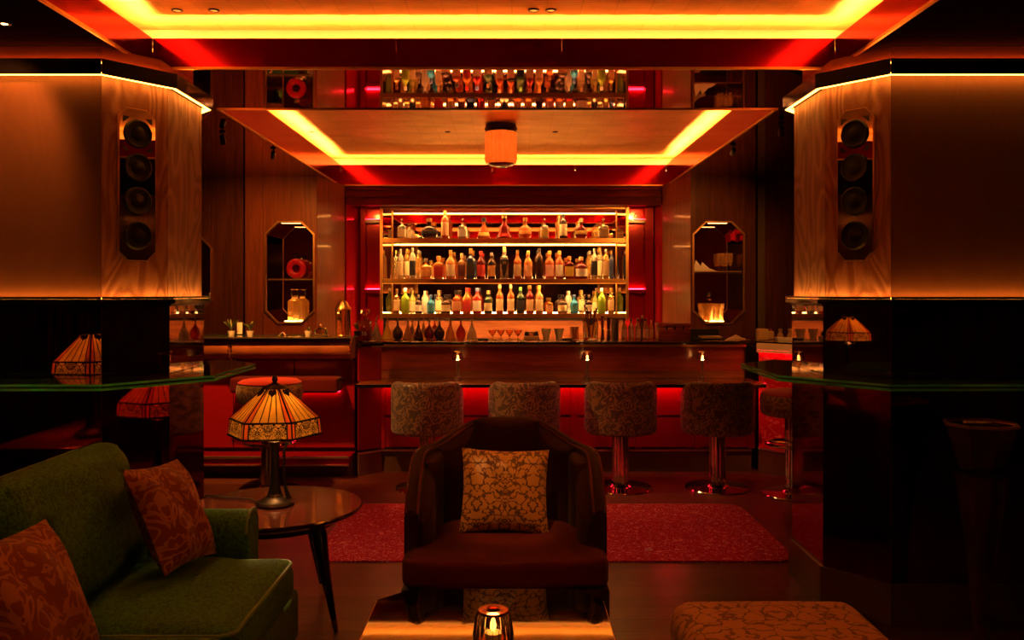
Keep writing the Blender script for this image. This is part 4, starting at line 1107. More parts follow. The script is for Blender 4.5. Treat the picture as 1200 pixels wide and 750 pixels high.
# ================================================================== BOTTLES
def gl(name, col, tr=0.72, rough=0.03): mat('bg_' + name, col, rough, trans=tr, ior=1.4)
gl('clear', (1.0, 0.90, 0.66)); gl('gold', (1.0, 0.66, 0.20)); gl('amber', (0.86, 0.30, 0.06), 0.5); gl('rust', (0.66, 0.14, 0.03), 0.5)
gl('dark', (0.050, 0.018, 0.010), 0.25); gl('green', (0.42, 0.66, 0.06), 0.5); gl('olive', (0.62, 0.58, 0.12), 0.5); gl('darkgreen', (0.03, 0.06, 0.02), 0.3)
gl('blue', (0.03, 0.26, 0.60), 0.4); gl('navy', (0.04, 0.05, 0.12), 0.3); gl('pale', (1.0, 0.84, 0.52)); gl('red', (0.70, 0.05, 0.03), 0.6); gl('wine', (0.20, 0.012, 0.010), 0.4)
gl('white', (0.92, 0.86, 0.72), 0.25, 0.2); gl('yellow', (1.0, 0.66, 0.06), 0.4); gl('brown', (0.72, 0.34, 0.12), 0.5); gl('grey', (0.72, 0.66, 0.50), 0.8)
for n_, c_ in dict(cream=(0.85, 0.66, 0.38), white=(0.86, 0.80, 0.70), peach=(0.86, 0.46, 0.24), red=(0.62, 0.05, 0.04), black=(0.015, 0.013, 0.014), gold=(0.72, 0.45, 0.12), pink=(0.82, 0.42, 0.34), yellow=(0.85, 0.60, 0.08),
                   orange=(0.80, 0.36, 0.10), plum=(0.16, 0.05, 0.07), teal=(0.05, 0.26, 0.42), tan=(0.62, 0.42, 0.22)).items():
    mat('lb_' + n_, c_, 0.55)
for n_, c_, me_ in (('gold', (0.80, 0.50, 0.16), 1), ('black', (0.015, 0.012, 0.012), 0), ('red', (0.55, 0.03, 0.03), 0), ('silver', (0.75, 0.72, 0.68), 1), ('cork', (0.50, 0.30, 0.14), 0), ('white', (0.85, 0.80, 0.72), 0), ('orange', (0.80, 0.30, 0.10), 0), ('amber', (0.6, 0.22, 0.05), 0), ('green', (0.1, 0.25, 0.06), 0), ('blue', (0.08, 0.12, 0.30), 0)):
    mat('cp_' + n_, c_, 0.3, me_)
# profiles: (radius, height) as fractions; the cap starts at `cap`; label zone
SHAPES = {
 'std':    dict(p=[(0, 0), (.94, 0), (1, .02), (1, .56), (.92, .63), (.60, .70), (.36, .76), (.33, .86), (.36, .87), (.36, .90), (0, .90)], cap=(.30, .36, .865, 1.0), lab=(.10, .50), word='round shouldered bottle'),
 'tall':   dict(p=[(0, 0), (.92, 0), (1, .02), (1, .66), (.85, .74), (.50, .80), (.36, .84), (.34, .93), (0, .93)], cap=(.34, .38, .88, 1.0), lab=(.12, .58), word='tall slim bottle'),
 'squat':  dict(p=[(0, 0), (.92, 0), (1, .03), (1, .50), (.94, .58), (.70, .66), (.34, .72), (.28, .86), (.32, .87), (0, .88)], cap=(.30, .34, .84, 1.0), lab=(.12, .46), word='squat bottle'),
 'square': dict(p=[(0, 0), (.94, 0), (1, .02), (1, .60), (.92, .67), (.42, .73), (.34, .76), (.34, .86), (0, .86)], cap=(.38, .42, .82, 1.0), lab=(.12, .54), sq=6, word='square shouldered bottle'),
 'ring':   dict(p=[(0, 0), (.94, 0), (1, .02), (1, .50), (.90, .56), (.40, .60), (.26, .64), (.30, .72), (0, .73)], cap=None, ball=(.86, .34), lab=(.10, .42), sq=6, word='square decanter with ball stopper'),
 'round':  dict(p=[(0, 0), (.60, 0), (.74, .04), (.95, .18), (1, .32), (.92, .46), (.62, .58), (.30, .64), (.24, .70), (.26, .84), (0, .84)], cap=(.26, .32, .82, 1.0), lab=(.22, .40), flat=.55, word='round bellied bottle'),
 'cone':   dict(p=[(0, 0), (.92, 0), (1, .06), (.86, .22), (.60, .42), (.34, .58), (.24, .66), (.24, .84), (0, .84)], cap=(.22, .30, .80, 1.0), lab=(.14, .30), flat=.6, word='flared cone bottle'),
 'bell':   dict(p=[(0, 0), (.90, 0), (1, .05), (.94, .14), (.66, .26), (.66, .40), (.58, .52), (.28, .62), (.22, .70), (.24, .88), (0, .88)], cap=(.24, .30, .86, 1.0), lab=(.26, .40), flat=.7, word='bell footed bottle'),
}
def sqr_fn(p): return lambda a: 1.0 / (abs(math.cos(a)) ** p + abs(math.sin(a)) ** p) ** (1.0 / p)
def radius_at(prof, z):
    for (r0, z0), (r1, z1) in zip(prof, prof[1:]):
        if z0 <= z <= z1 and z1 > z0: return r0 + (r1 - r0) * (z - z0) / (z1 - z0)
    return 1.0
def bottle(x, y, z, w, h, shape, glass, lab, cap, label, group, n=20, name='liquor_bottle'):
    S = SHAPES[shape]; r = w / 2; fl = S.get('flat', 1.0); rad = sqr_fn(S['sq']) if 'sq' in S else None
    if rad: r *= 0.90
    t = thing(name, label, 'bottle', (x, y, z), 0, group)
    obj('body', lathe([(a * r, b * h) for a, b in S['p']], n, rad=rad, sy=fl), 'bg_' + glass, t)
    if lab:
        l0, l1 = S['lab']; prof = []
        k = 3 if shape in ('std', 'tall', 'squat', 'square', 'ring') else 6
        for i in range(k + 1):
            zz = l0 + (l1 - l0) * i / k; prof.append(((radius_at(S['p'], zz) + 0.03) * r, zz * h))
        obj('label', lathe(prof, 12, rad=rad, a0=R(-90 - 62), a1=R(-90 + 62), sy=fl), 'lb_' + lab, t)
    if S['cap'] and cap:
        a, b, c0, c1 = S['cap']
        obj('cap', lathe([(a * r * 0.98, c0 * h), (b * r * 1.06, c0 * h), (b * r * 1.06, c1 * h * 0.985), (a * r * 0.8, c1 * h), (0, c1 * h)], 12, sy=1.0), 'cp_' + cap, t)
    elif 'ball' in S:
        cz, br = S['ball']; br *= r
        obj('stopper', lathe([(0, cz * h - br * 1.3), (br * .6, cz * h - br * 1.25), (br * .45, cz * h - br * .8), (br * .9, cz * h - br * .4), (br, cz * h), (br * .9, cz * h + br * .45), (br * .45, cz * h + br * .9), (0, cz * h + br)], 12), 'glass', t)
    return t
GW = dict(clear='clear', gold='golden', amber='amber', rust='rust brown', dark='near black', green='bright green', olive='olive', darkgreen='dark green', blue='blue', navy='navy', pale='pale straw', red='red', wine='dark wine red', white='milky white', yellow='yellow', brown='brown', grey='greyish')
def shelf_row(z, where, group, rows):
    for px, w, h, shape, glass, lab, cap, back in rows:
        d = 9.13 if back else 8.965
        s = d / 1000.0
        lw = ' with %s label' % lab if lab else ''
        cw = ' and %s cap' % cap if (cap and lab) else (' with %s cap' % cap if cap else '')
        lb = '%s %s%s%s on %s' % (GW[glass], SHAPES[shape]['word'], lw, cw, where)
        if len(lb.split()) > 15: lb = '%s %s%s on %s' % (GW[glass], SHAPES[shape]['word'], lw, where)
        key = (px < 591, glass, shape, lab, cap)
        if any((not key[0],) + key[1:] == (q[0] < 591, q[3], q[4], q[5], q[6]) or (q[0] < 591) != key[0] and (q[4], q[3], q[5], q[6]) == (glass, shape, lab, cap) for q in rows):
            lb = lb.replace(' display', '') + (', lantern end' if px < 591 else ', wooden box end')
        while len(lb.split()) > 16: lb = lb.replace(cw, '') if cw and cw in lb else lb.replace(' shouldered', '').replace(' slim', '').replace(' ball', '') if ' shouldered' in lb or ' slim' in lb else ' '.join(lb.split()[:16])
        bottle((px - 600) * s, d, z + 0.0008, w * s * 0.98, h * s, shape, glass, lab, cap, lb, group)
TOPR = [(471, 11, 26, 'ring', 'clear', 'cream', None, 0), (480, 8, 21, 'ring', 'clear', None, None, 1), (503, 20, 24, 'round', 'dark', 'black', 'gold', 0), (521.5, 9.5, 33, 'tall', 'rust', 'peach', 'amber', 0),
        (542, 12, 26, 'ring', 'clear', 'white', None, 0), (567, 16, 25, 'cone', 'rust', 'gold', 'black', 0), (591, 19, 28, 'bell', 'wine', None, 'gold', 0), (615.5, 16, 25, 'round', 'rust', 'orange', 'gold', 0),
        (638, 11, 26, 'ring', 'clear', 'gold', None, 0), (660, 10, 29, 'tall', 'dark', 'cream', 'black', 0), (655, 7, 29, 'tall', 'brown', None, 'gold', 1), (681, 15, 24, 'round', 'wine', 'gold', 'cork', 0), (678, 8, 22, 'std', 'pale', None, 'gold', 1),
        (707, 14, 26, 'ring', 'pale', 'tan', None, 0), (699, 8, 20, 'ring', 'gold', None, None, 1)]
MIDR = [(464, 6, 34, 'tall', 'pale', None, 'gold', 1), (469.5, 7.5, 35, 'tall', 'clear', 'cream', 'silver', 0), (477, 7, 36, 'tall', 'gold', 'cream', 'gold', 1), (483.5, 8, 37, 'tall', 'clear', 'black', 'silver', 0), (490, 6.5, 34, 'tall', 'gold', None, 'silver', 1),
        (499, 12.5, 24, 'squat', 'amber', 'orange', 'silver', 0), (514, 12.5, 27, 'square', 'amber', 'red', 'amber', 0), (505, 6, 22, 'std', 'gold', None, 'gold', 1), (528, 11.5, 34, 'std', 'amber', 'cream', 'gold', 0), (541, 9.5, 30, 'square', 'brown', 'plum', 'cork', 0), (551.5, 10.5, 36, 'square', 'navy', 'black', 'gold', 0),
        (563.5, 10.5, 33, 'std', 'wine', 'red', 'red', 0), (576, 9.5, 31, 'std', 'dark', 'orange', 'silver', 0), (591, 11, 38, 'square', 'grey', None, 'cork', 0), (606.5, 9.5, 34, 'std', 'rust', 'tan', 'gold', 0), (619, 10, 33, 'std', 'amber', 'peach', 'orange', 0), (632, 9, 36, 'tall', 'dark', None, 'black', 0),
        (644, 11, 33, 'std', 'rust', 'pink', 'amber', 0), (655.5, 10.5, 33, 'std', 'rust', 'white', 'amber', 0), (667, 11, 27, 'square', 'wine', 'yellow', 'amber', 0), (681, 15, 26, 'squat', 'wine', 'white', 'cork', 0), (691, 6.5, 33, 'tall', 'gold', None, 'silver', 1), (696.5, 8, 36, 'tall', 'clear', 'black', 'silver', 0), (703, 7, 37, 'tall', 'pale', 'cream', 'gold', 1), (710, 7.5, 35, 'tall', 'gold', 'tan', 'silver', 0), (716.5, 6, 34, 'tall', 'navy', None, 'gold', 1)]
LOWR = [(465, 8, 29, 'square', 'gold', 'cream', 'gold', 0), (475, 10, 30, 'std', 'green', None, 'white', 0), (483.5, 8, 27, 'std', 'olive', 'cream', 'gold', 1), (490.5, 8, 22, 'squat', 'dark', 'white', 'silver', 0), (498, 8.5, 26, 'tall', 'white', None, 'white', 1), (505, 9.5, 22, 'squat', 'blue', 'teal', 'blue', 0), (514, 8, 27, 'square', 'pale', 'cream', 'cork', 1), (522.5, 11.5, 22, 'squat', 'dark', 'cream', 'black', 0),
        (535, 11, 27, 'square', 'rust', 'peach', 'black', 0), (547, 10, 30, 'std', 'amber', 'red', 'red', 0), (559, 11, 30, 'std', 'red', 'white', 'blue', 0), (572, 10, 27, 'squat', 'darkgreen', 'cream', 'cork', 0), (585.5, 9, 34, 'std', 'rust', 'cream', 'cork', 0), (598.5, 9, 34, 'std', 'rust', 'cream', 'cork', 0), (610, 10, 31, 'std', 'darkgreen', 'black', 'green', 0), (621, 9.5, 33, 'std', 'wine', 'tan', 'gold', 0), (632, 9.5, 33, 'std', 'brown', 'cream', 'amber', 0),
        (644, 9, 18, 'square', 'amber', 'peach', 'gold', 0), (659, 12, 22, 'squat', 'dark', 'cream', 'black', 0), (666.5, 7.5, 26, 'tall', 'white', None, 'white', 1), (673, 9.5, 22, 'squat', 'blue', 'teal', 'blue', 0), (681.5, 8, 27, 'square', 'pale', 'cream', 'cork', 1), (690, 8.5, 22, 'squat', 'dark', 'white', 'silver', 0), (697.5, 7, 26, 'std', 'olive', 'cream', 'gold', 1), (705, 10, 30, 'std', 'green', None, 'white', 0), (716, 8, 30, 'square', 'gold', 'cream', 'gold', 0)]
shelf_row(SHZ[0], 'the top display shelf', 'bottles on the top display shelf', TOPR)
shelf_row(SHZ[1], 'the middle display shelf', 'bottles on the middle display shelf', MIDR)
shelf_row(SHZ[2], 'the lowest display shelf', 'bottles on the lowest display shelf', LOWR)
# black wedge with its two letters on the tall grey bottle, diamond labels, digits on the decanter
def text_mesh(body, size, m, parent, loc, rot=(PI / 2, 0, 0), ext=0.0006):
    c = bpy.data.curves.new('lettering', 'FONT'); c.body = body; c.size = size; c.align_x = 'CENTER'; c.align_y = 'CENTER'; c.extrude = ext
    tmp = bpy.data.objects.new('lettering_curve', c); me = bpy.data.meshes.new_from_object(tmp); bpy.data.objects.remove(tmp); me.materials.clear(); me.materials.append(MATS[m])
    o = bpy.data.objects.new('lettering', me); C.objects.link(o); o.parent = parent; o.location = loc; o.rotation_euler = rot
    return o
for o in list(C.objects):
    if o.get('category') == 'bottle' and o['label'].startswith('greyish square'):
        o['label'] = 'tall grey bottle with black wedge label on the middle display shelf'
        h = 38 * 0.008965; w = 11 * 0.008965 * 0.45
        bm = bm_new(); q = [(-w, 0.57 * h), (-w, 0.60 * h), (w, 0.60 * h), (w, 0.57 * h), (0.004, 0.06 * h), (-0.004, 0.06 * h)]
        a = [bm.verts.new((x, -w * 1.06, z)) for x, z in q]; b = [bm.verts.new((x, -w * 1.03, z)) for x, z in q]
        bm.faces.new(a); bm.faces.new(b[::-1])
        for k in range(6): bm.faces.new((a[k], b[k], b[(k + 1) % 6], a[(k + 1) % 6]))
        wl = obj('wedge_label', bm, 'lb_black', o)
        text_mesh('XI', 0.045, 'lb_gold', o, (0, -w * 1.075, 0.50 * h))

# ---- pouring decanters and the rest of the bar top (stands on the dark worktop)
ZW = 1.0402
DEC = {
 'bulb': [(0, 0), (.55, 0), (.86, .08), (1, .22), (.92, .36), (.62, .48), (.30, .56), (.18, .64), (.15, .74), (0, .74)],
 'tri':  [(0, 0), (.90, 0), (1, .04), (.86, .18), (.55, .38), (.28, .54), (.17, .64), (.15, .74), (0, .74)],
}
def decanter(px, d, w, h, shape, glass, label):
    s = d / 1000.0; r = w * s / 2; hh = h * s
    t = thing('pouring_decanter', label, 'decanter', ((px - 600) * s, d, ZW), 0, 'pouring decanters on the bar top')
    obj('body', lathe([(a * r, b * hh) for a, b in DEC[shape]], 20), 'bg_' + glass, t)
    obj('collar', lathe([(0, .74 * hh), (.2 * r, .74 * hh), (.2 * r, .79 * hh), (0, .79 * hh)], 10), 'cp_silver', t)
    obj('pour_spout', tube([(0, 0, .79 * hh), (0, 0, .88 * hh), (.12 * r, 0, .95 * hh), (.34 * r, 0, 1.0 * hh)], [.13 * r, .10 * r, .08 * r, .06 * r], 8), 'steel', t)
for a in ((441, 7.36, 13, 28, 'tri', 'grey', 'clear grey pouring decanter beside the dark square decanter'), (454, 7.36, 13, 28, 'tri', 'yellow', 'yellow filled pouring decanter on the bar top'),
          (466, 7.36, 12.5, 27, 'bulb', 'dark', 'black round pouring decanter beside the yellow one'), (478, 7.36, 12, 28, 'tri', 'brown', 'pale brown pouring decanter between two black ones'),
          (490.3, 7.36, 11.8, 28, 'tri', 'dark', 'black conical pouring decanter on the bar top'), (503, 7.36, 12, 27, 'bulb', 'wine', 'dark wine red pouring decanter between black ones'),
          (515, 7.36, 12.5, 28, 'bulb', 'dark', 'black round pouring decanter before the orange one'), (527.5, 7.36, 13, 29, 'tri', 'amber', 'amber pouring decanter on the bar top'),
          (540, 7.36, 12, 28, 'bulb', 'red', 'bright red pouring decanter near the end of its row'), (553, 7.36, 13, 30, 'tri', 'pale', 'pale straw pouring decanter at the end of its row'),
          (483, 7.52, 10, 28, 'tri', 'grey', 'clear pouring decanter in the row behind the brown one'), (496.5, 7.52, 10, 28, 'tri', 'gold', 'golden pouring decanter in the row behind the wine red one'),
          (509.5, 7.52, 11, 28, 'bulb', 'orange' if 'bg_orange' in MATS else 'red', 'orange red pouring decanter standing behind the black round one')): decanter(*a)
def wpos(px, d, z=ZW): return ((px - 600) * d / 1000.0, d, z)
# square decanter with digits, beside the lantern
t = thing('square_decanter', 'square crystal decanter of dark spirit marked 55 beside the glass lantern', 'decanter', wpos(428, 7.28))
obj('body', lathe([(0, 0), (.050, 0), (.052, .01), (.052, .155), (.046, .165), (.020, .172), (.017, .185), (.019, .205), (0, .205)], 24, rad=sqr_fn(8)), 'bg_wine', t)
obj('stopper', lathe([(0, .2055), (.015, .2055), (.016, .222), (.036, .226), (.040, .255), (.036, .262), (0, .262)], 24, rad=sqr_fn(6)), 'glass', t)
text_mesh('55', 0.045, 'lb_white', t, (0, -0.0535, 0.055)); text_mesh('A', 0.022, 'lb_white', t, (0, -0.0535, 0.115))
# lantern on the divider
ZG = 1.0975
t = thing('glass_lantern', 'brass and amber glass lantern with domed lid on the leather divider', 'lantern', wpos(402, 6.95, ZG))
obj('glass_body', lathe([(0, .004), (.058, .004), (.058, .205), (0, .205)], 8, rad=None), 'glass_amber', t)
for k in range(8):
    a = 2 * PI * k / 8; obj('post', tube([(.059 * math.cos(a), .059 * math.sin(a), 0), (.059 * math.cos(a), .059 * math.sin(a), .21)], .004, 6), 'brass', t)
obj('lid', lathe([(0, .2105), (.068, .2105), (.066, .222), (.046, .245), (.040, .262), (.024, .278), (.008, .284), (.012, .294), (0, .302)], 16), 'brass', t)
obj('base_ring', lathe([(.0, .0), (.066, 0), (.064, .0035), (0, .0035)], 16), 'brass', t)
# cloche, small plants and a note card on the divider
t = thing('glass_cloche', 'small clear glass cloche with round knob on the leather divider', 'cloche', wpos(376, 6.95, ZG))
obj('dome', lathe([(.055, .003), (.055, .025), (.048, .050), (.030, .064), (.006, .068), (0, .068)], 24), 'glass', t)
obj('knob', lathe([(0, .0685), (.006, .069), (.010, .080), (.006, .088), (0, .090)], 14), 'brass', t)
obj('plate', lathe([(0, 0), (.062, 0), (.064, .0028), (0, .0028)], 28), 'brass', t)
def plant(px, n, h, spread, label, seed, pot='white_stone'):
    rnd = random.Random(seed); t = thing('potted_plant', label, 'plant', wpos(px, 6.95, ZG))
    obj('pot', lathe([(0, 0), (.022, 0), (.030, .035), (.026, .035), (0, .030)], 16), pot, t)
    for k in range(n):
        a = rnd.uniform(0, 2 * PI); l = h * rnd.uniform(.7, 1.1); out = spread * rnd.uniform(.4, 1.0)
        c, s = math.cos(a), math.sin(a); bm = bm_new(); prev = None
        for i in range(7):
            f = i / 6; x = out * f ** 1.4; z = .032 + l * (f - .35 * f * f * (out / spread)); w = .006 * math.sin(PI * min(f * .92 + .08, 1)) + .0006
            a_ = bm.verts.new((x * c - w * s, x * s + w * c, z)); b_ = bm.verts.new((x * c + w * s, x * s - w * c, z)); m_ = bm.verts.new((x * c, x * s, z - w * .4))
            if prev:
                bm.faces.new((prev[0], a_, m_, prev[2])); bm.faces.new((prev[2], m_, b_, prev[1]))
            prev = (a_, b_, m_)
        obj('leaf', bm, 'leaf_green', t)
plant(271, 26, .125, .09, 'bushy green pot plant before the dark wood panel', 2); plant(293, 20, .10, .08, 'feathery green pot plant before the lit wood panel', 3); plant(361, 9, .05, .05, 'tiny spiky plant beside the glass cloche', 4); plant(419, 16, .095, .05, 'small green plant between the lantern and the square decanter', 6, 'bronze')
t = thing('framed_card', 'small pale card in a stand between the two bushy plants', 'card', wpos(281, 7.045, ZG))
obj('card', box((-.022, -.004, .006), (.022, 0, .10)), 'white_paper', t); obj('stand', box((-.026, -.012, 0), (.026, .012, .0055)), 'bronze', t)
t = thing('folded_card', 'small folded card lying open on the leather divider', 'card', wpos(331, 6.9, ZG))
bm = bm_new(); add_prism(bm, [(-.028, 0), (-.026, 0), (.004, .026), (.002, .028)], -.02, .02); bmesh.ops.rotate(bm, verts=bm.verts[:], matrix=Matrix.Rotation(PI / 2, 3, 'X')); obj('front_leaf', bm, 'napkin', t)
bm = bm_new(); add_prism(bm, [(.003, .0278), (.0045, .0255), (.026, 0), (.028, .001)], -.02, .02); bmesh.ops.rotate(bm, verts=bm.verts[:], matrix=Matrix.Rotation(PI / 2, 3, 'X')); obj('back_leaf', bm, 'napkin', t)

# ---- glasses and tools on the bar top
def glassware(name, px, d, prof, m, label, cat, grp, n=18, rad=None, extra=None):
    t = thing(name, label, cat, wpos(px, d), 0, grp); obj('bowl', lathe(prof, n, rad=rad), m, t)
    return t
coupe = [(a * .76, b) for a, b in [(0, 0), (.026, 0), (.027, .003), (.006, .007), (.005, .030), (.012, .036), (.038, .060), (.046, .082), (.044, .082), (.036, .063), (.010, .040), (0, .039)]]
for k, px in enumerate((577, 587, 597, 607)):
    t = glassware('cocktail_glass', px, 7.34, coupe, 'glass_amber', ('first', 'second', 'third', 'fourth')[k] + ' cut cocktail glass counted from the pale pouring decanter', 'glass', 'cocktail glasses in a row on the bar top')
    obj('rim', lathe([(.0334, .0822), (.0352, .0822), (.0352, .0842), (.0334, .0842)], 18), 'glass', t)
def coaster(px, label):
    t = thing('coaster_stack', label, 'coaster', wpos(px, 7.2))
    obj('lower_disc', lathe([(0, 0), (.045, 0), (.046, .004), (.044, .009), (0, .009)], 24), 'black_satin', t)
    obj('upper_disc', lathe([(0, .0092), (.043, .0092), (.045, .013), (.043, .018), (0, .018)], 24), 'black_satin', t)
coaster(566, 'black coasters lying before the pale pouring decanter'); coaster(665, 'black coasters lying before the glass of copper picks')
t = thing('garnish_tray', 'low tan garnish tray between cocktail glasses and cream cups', 'tray', wpos(623, 7.34))
obj('tray', box((-.066, -.05, 0), (.066, .05, .032), .004), 'tan_tray' if 'tan_tray' in MATS else 'lb_tan', t)
for k, (x, r_) in enumerate(((-.04, .022), (.0, .026), (.042, .016))): obj('lidded_jar', lathe([(0, .0325), (r_, .0325), (r_, .055), (r_ * .8, .064), (r_ * .3, .068), (0, .074)], 16), 'black_satin' if k != 1 else 'bg_brown', t, (x, 0, 0))
for px in (640, 655):
    t = glassware('cream_cup', px, 7.34, [(0, 0), (.022, 0), (.026, .012), (.040, .075), (.043, .090), (.040, .090), (.036, .072), (.020, .014), (0, .012)], 'lb_cream', 'cream footed cup beside the garnish tray' if px < 650 else 'cream footed cup next to the copper picks glass', 'cup', 'cream cups on the bar top')
    obj('rim', lathe([(.0405, .0902), (.0435, .0902), (.0435, .093), (.0405, .093)], 20), 'brass', t)
t = thing('pick_glass', 'short glass holding copper cocktail picks on the bar', 'glass', wpos(673, 7.34))
obj('tumbler', lathe([(0, 0), (.036, 0), (.040, .105), (.037, .105), (.033, .006), (0, .006)], 24), 'glass', t)
for k in range(5): obj('pick', tube([(-.018 + .009 * k, .006 * (-1) ** k, .008), (-.024 + .012 * k, .008 * (-1) ** k, .100)], .005, 6), 'copper', t)
obj('lid', lathe([(0, .1055), (.043, .1055), (.043, .110), (0, .112)], 24), 'copper', t)
t = thing('mixing_glass', 'tall crystal mixing glass full of bar spoons and tongs', 'glass', wpos(692, 7.30))
obj('vessel', lathe([(0, 0), (.058, 0), (.062, .01), (.066, .185), (.062, .185), (.057, .02), (0, .018)], 24, rad=lambda a: 1 + .02 * math.cos(12 * a)), 'glass', t)
for k, (x0, x1, hh) in enumerate(((-.01, -.055, .30), (0.0, -.035, .28), (.01, .05, .27), (.02, .035, .25), (-.02, .01, .26))): obj('bar_spoon', tube([(x0, .01 * k - .02, .022), (x1, .012 * k - .024, hh)], [.004, .007], 6), 'copper', t)
for px, hh in ((706, .20), (712, .19)):
    t = thing('copper_tube', 'slim copper jigger cup beside the mixing glass' if px < 710 else 'slim copper jigger cup beside the shaker tin', 'jigger', wpos(px + (1 if px > 710 else 0), 7.42 if px < 710 else 7.28), 0, 'copper jiggers on the bar top')
    obj('cup', lathe([(0, 0), (.017, 0), (.019, .01), (.012, hh * .45), (.019, hh * .9), (.018, hh), (.0, hh * .98)], 20), 'copper', t); obj('band', lathe([(.0125, hh * .43), (.016, hh * .43), (.016, hh * .47), (.0125, hh * .47)], 20), 'brass', t)
t = thing('shaker_tin', 'polished cocktail shaker tin beside the white labelled bottles', 'shaker', wpos(720.5, 7.32))
obj('tin', lathe([(0, 0), (.030, 0), (.032, .006), (.040, .172), (.0405, .178), (.037, .178), (.029, .01), (0, .008)], 28), 'steel', t); obj('rim', lathe([(.0372, .1782), (.0420, .1782), (.0420, .182), (.0372, .182)], 28), 'chrome', t)
for k, px in enumerate((731.5, 739.5, 747.5, 756.5)):
    bottle(wpos(px, 7.34)[0], 7.34, ZW, .052, .182, 'std', 'brown', 'pink', 'black', ('first', 'second', 'third', 'fourth')[k] + ' pink labelled mixer bottle counted from the shaker tin', 'pink labelled mixer bottles', name='mixer_bottle')
bottle(wpos(752.5, 7.46)[0], 7.46, ZW, .05, .205, 'std', 'dark', None, 'cork', 'dark corked bottle behind the pink labelled mixers', 'mixer bottles behind', name='mixer_bottle')
bottle(wpos(763, 7.44)[0], 7.44, ZW, .042, .165, 'std', 'amber', 'orange', 'amber', 'small orange mixer bottle next to the dark box', 'mixer bottles behind', name='mixer_bottle')
t = thing('wooden_box', 'dark wooden box with hinged lid on the bar top', 'box', wpos(788, 7.36))
obj('box_body', box((-.135, -.10, 0), (.135, .10, .105), .004), 'wood_bar', t); obj('lid', box((-.138, -.103, .106), (.138, .103, .142), .005), 'wood_bar', t)
for x in (-.07, .0, .07): obj('latch', box((x - .008, -.108, .09), (x + .008, -.1035, .118)), 'bronze', t)
t = thing('black_tray', 'flat black bar caddy with a pale bar mat on it', 'caddy', wpos(832, 7.36))
obj('tray_base', box((-.175, -.10, 0), (.10, .10, .012)), 'black_satin', t); obj('back_wall', box((-.175, .085, .0125), (.10, .10, .085)), 'black_satin', t)
obj('mat', box((-.09, -.09, .0125), (.085, .06, .030), .004), 'kraft', t)
t = thing('folded_napkin', 'folded pale cloth napkin lying by the black bar caddy', 'napkin', wpos(868, 7.30)); t.location.x -= 0.055; t.location.y -= 0.03
for k, (hx, z0) in enumerate(((.105, 0), (.085, .008))): obj('fold', prism([(-hx, -.07), (hx * .9, -.05), (hx, .06), (-hx * .4, .08)], z0, z0 + .0075, .002, 2), 'napkin', t)
bm = bm_new(); q = [(-.03, -.05, .016), (.06, -.03, .016), (.05, .05, .016), (-.04, .04, .016)]; b_ = [bm.verts.new(p) for p in q]; tp = bm.verts.new((.005, .0, .048)); bm.faces.new(b_[::-1])
for k in range(4): bm.faces.new((b_[k], b_[(k + 1) % 4], tp))
obj('peak', bm, 'napkin', t)
ZS = 1.0525
for k, (px, w, h, lab) in enumerate(((893, .078, .093, 'tall tan paper napkin block on the marble station'), (901.5, .05, .068, 'shorter tan napkin block beside the tall one'))):
    t = thing('napkin_block', lab, 'napkins', wpos(px, 7.05 + .12 * k, ZS))
    obj('stack', box((-w / 2, -.05, .003), (w / 2, .05, h), .003), 'kraft', t); obj('holder', box((-w / 2 - .004, -.053, 0), (w / 2 + .004, .053, .0028)), 'bronze', t)
t = thing('white_dish', 'low white rectangular dish on the marble station', 'dish', wpos(919, 6.98, ZS))
obj('dish_body', box((-.065, -.05, 0), (.065, .05, .012), .003), 'white_stone', t); obj('dish_rim', box((-.067, -.052, .0125), (.067, .052, .027), .003), 'white_stone', t)
for k, (px, m_, lab) in enumerate(((905, 'copper', 'small copper pourer on the marble station'), (914.5, 'kraft', 'small tan stoppered jar on the marble station'), (926, 'kraft', 'little tan jar at the station edge by the pillar'))):
    t = thing('small_jar', lab, 'jar', wpos(px, 7.20, ZS)); obj('jar_body', lathe([(0, 0), (.022, 0), (.026, .02), (.020, .045), (.012, .055), (0, .055)], 16), m_, t); obj('stopper', lathe([(0, .0555), (.012, .0555), (.018, .07), (.016, .085), (0, .09)], 14), m_, t)

# ================================================================== NICHE CONTENTS
def niche_shelf(x0, x1, z, lab):
    t = thing('niche_shelf', lab, 'shelf', ((x0 + x1) / 2, DN, z)); w = (x1 - x0) / 2 - 0.006
    obj('glass_plate', box((-w, 0.045, -0.008), (w, 0.295, 0.0)), 'glass', t); obj('brass_lip', box((-w, 0.036, -0.010), (w, 0.0445, 0.002)), 'brass', t)
ZA = EYE + (342 - 327) * 0.0081; ZA2 = EYE + (342 - 318) * 0.0081
niche_shelf(-2.305, -1.862, ZA, 'brass lipped glass shelf in the niche with the red ring bottle')
niche_shelf(1.705, 2.168, ZA2, 'brass lipped glass shelf in the niche with the flutes')
nled = emit('led_niche', WARM, 90.0)
for cx, lab in ((-2.083, 'light pad under the crystal decanter in its niche'), (1.937, 'light pad under the crystal goblets in their niche')):
    l_ = thing('niche_light', lab.replace('light pad under', 'flush light strip above'), 'light', (cx, DN + 0.036, NZ1 - 0.0005)); obj('glow', box((-.09, 0, -.0015), (.09, .03, -.0006)), emit('led_niche_top', WARM, 14.0), l_); obj('backing', box((-.095, -.003, -.0006), (.095, .033, 0)), 'bronze', l_)  # strip at the niche top is added fill, kept out of sight
    t = thing('light_pad', lab, 'light', (cx, DN + 0.15, NZ0 + 0.0005)); obj('pad_rim', lathe([(0.0, 0), (.095, 0), (.095, .006), (.085, .008), (.085, .0065), (0, .006)], 28), 'brass', t); obj('pad_glow', lathe([(0, .0066), (.084, .0066), (.084, .0078), (0, .0078)], 28), nled, t)
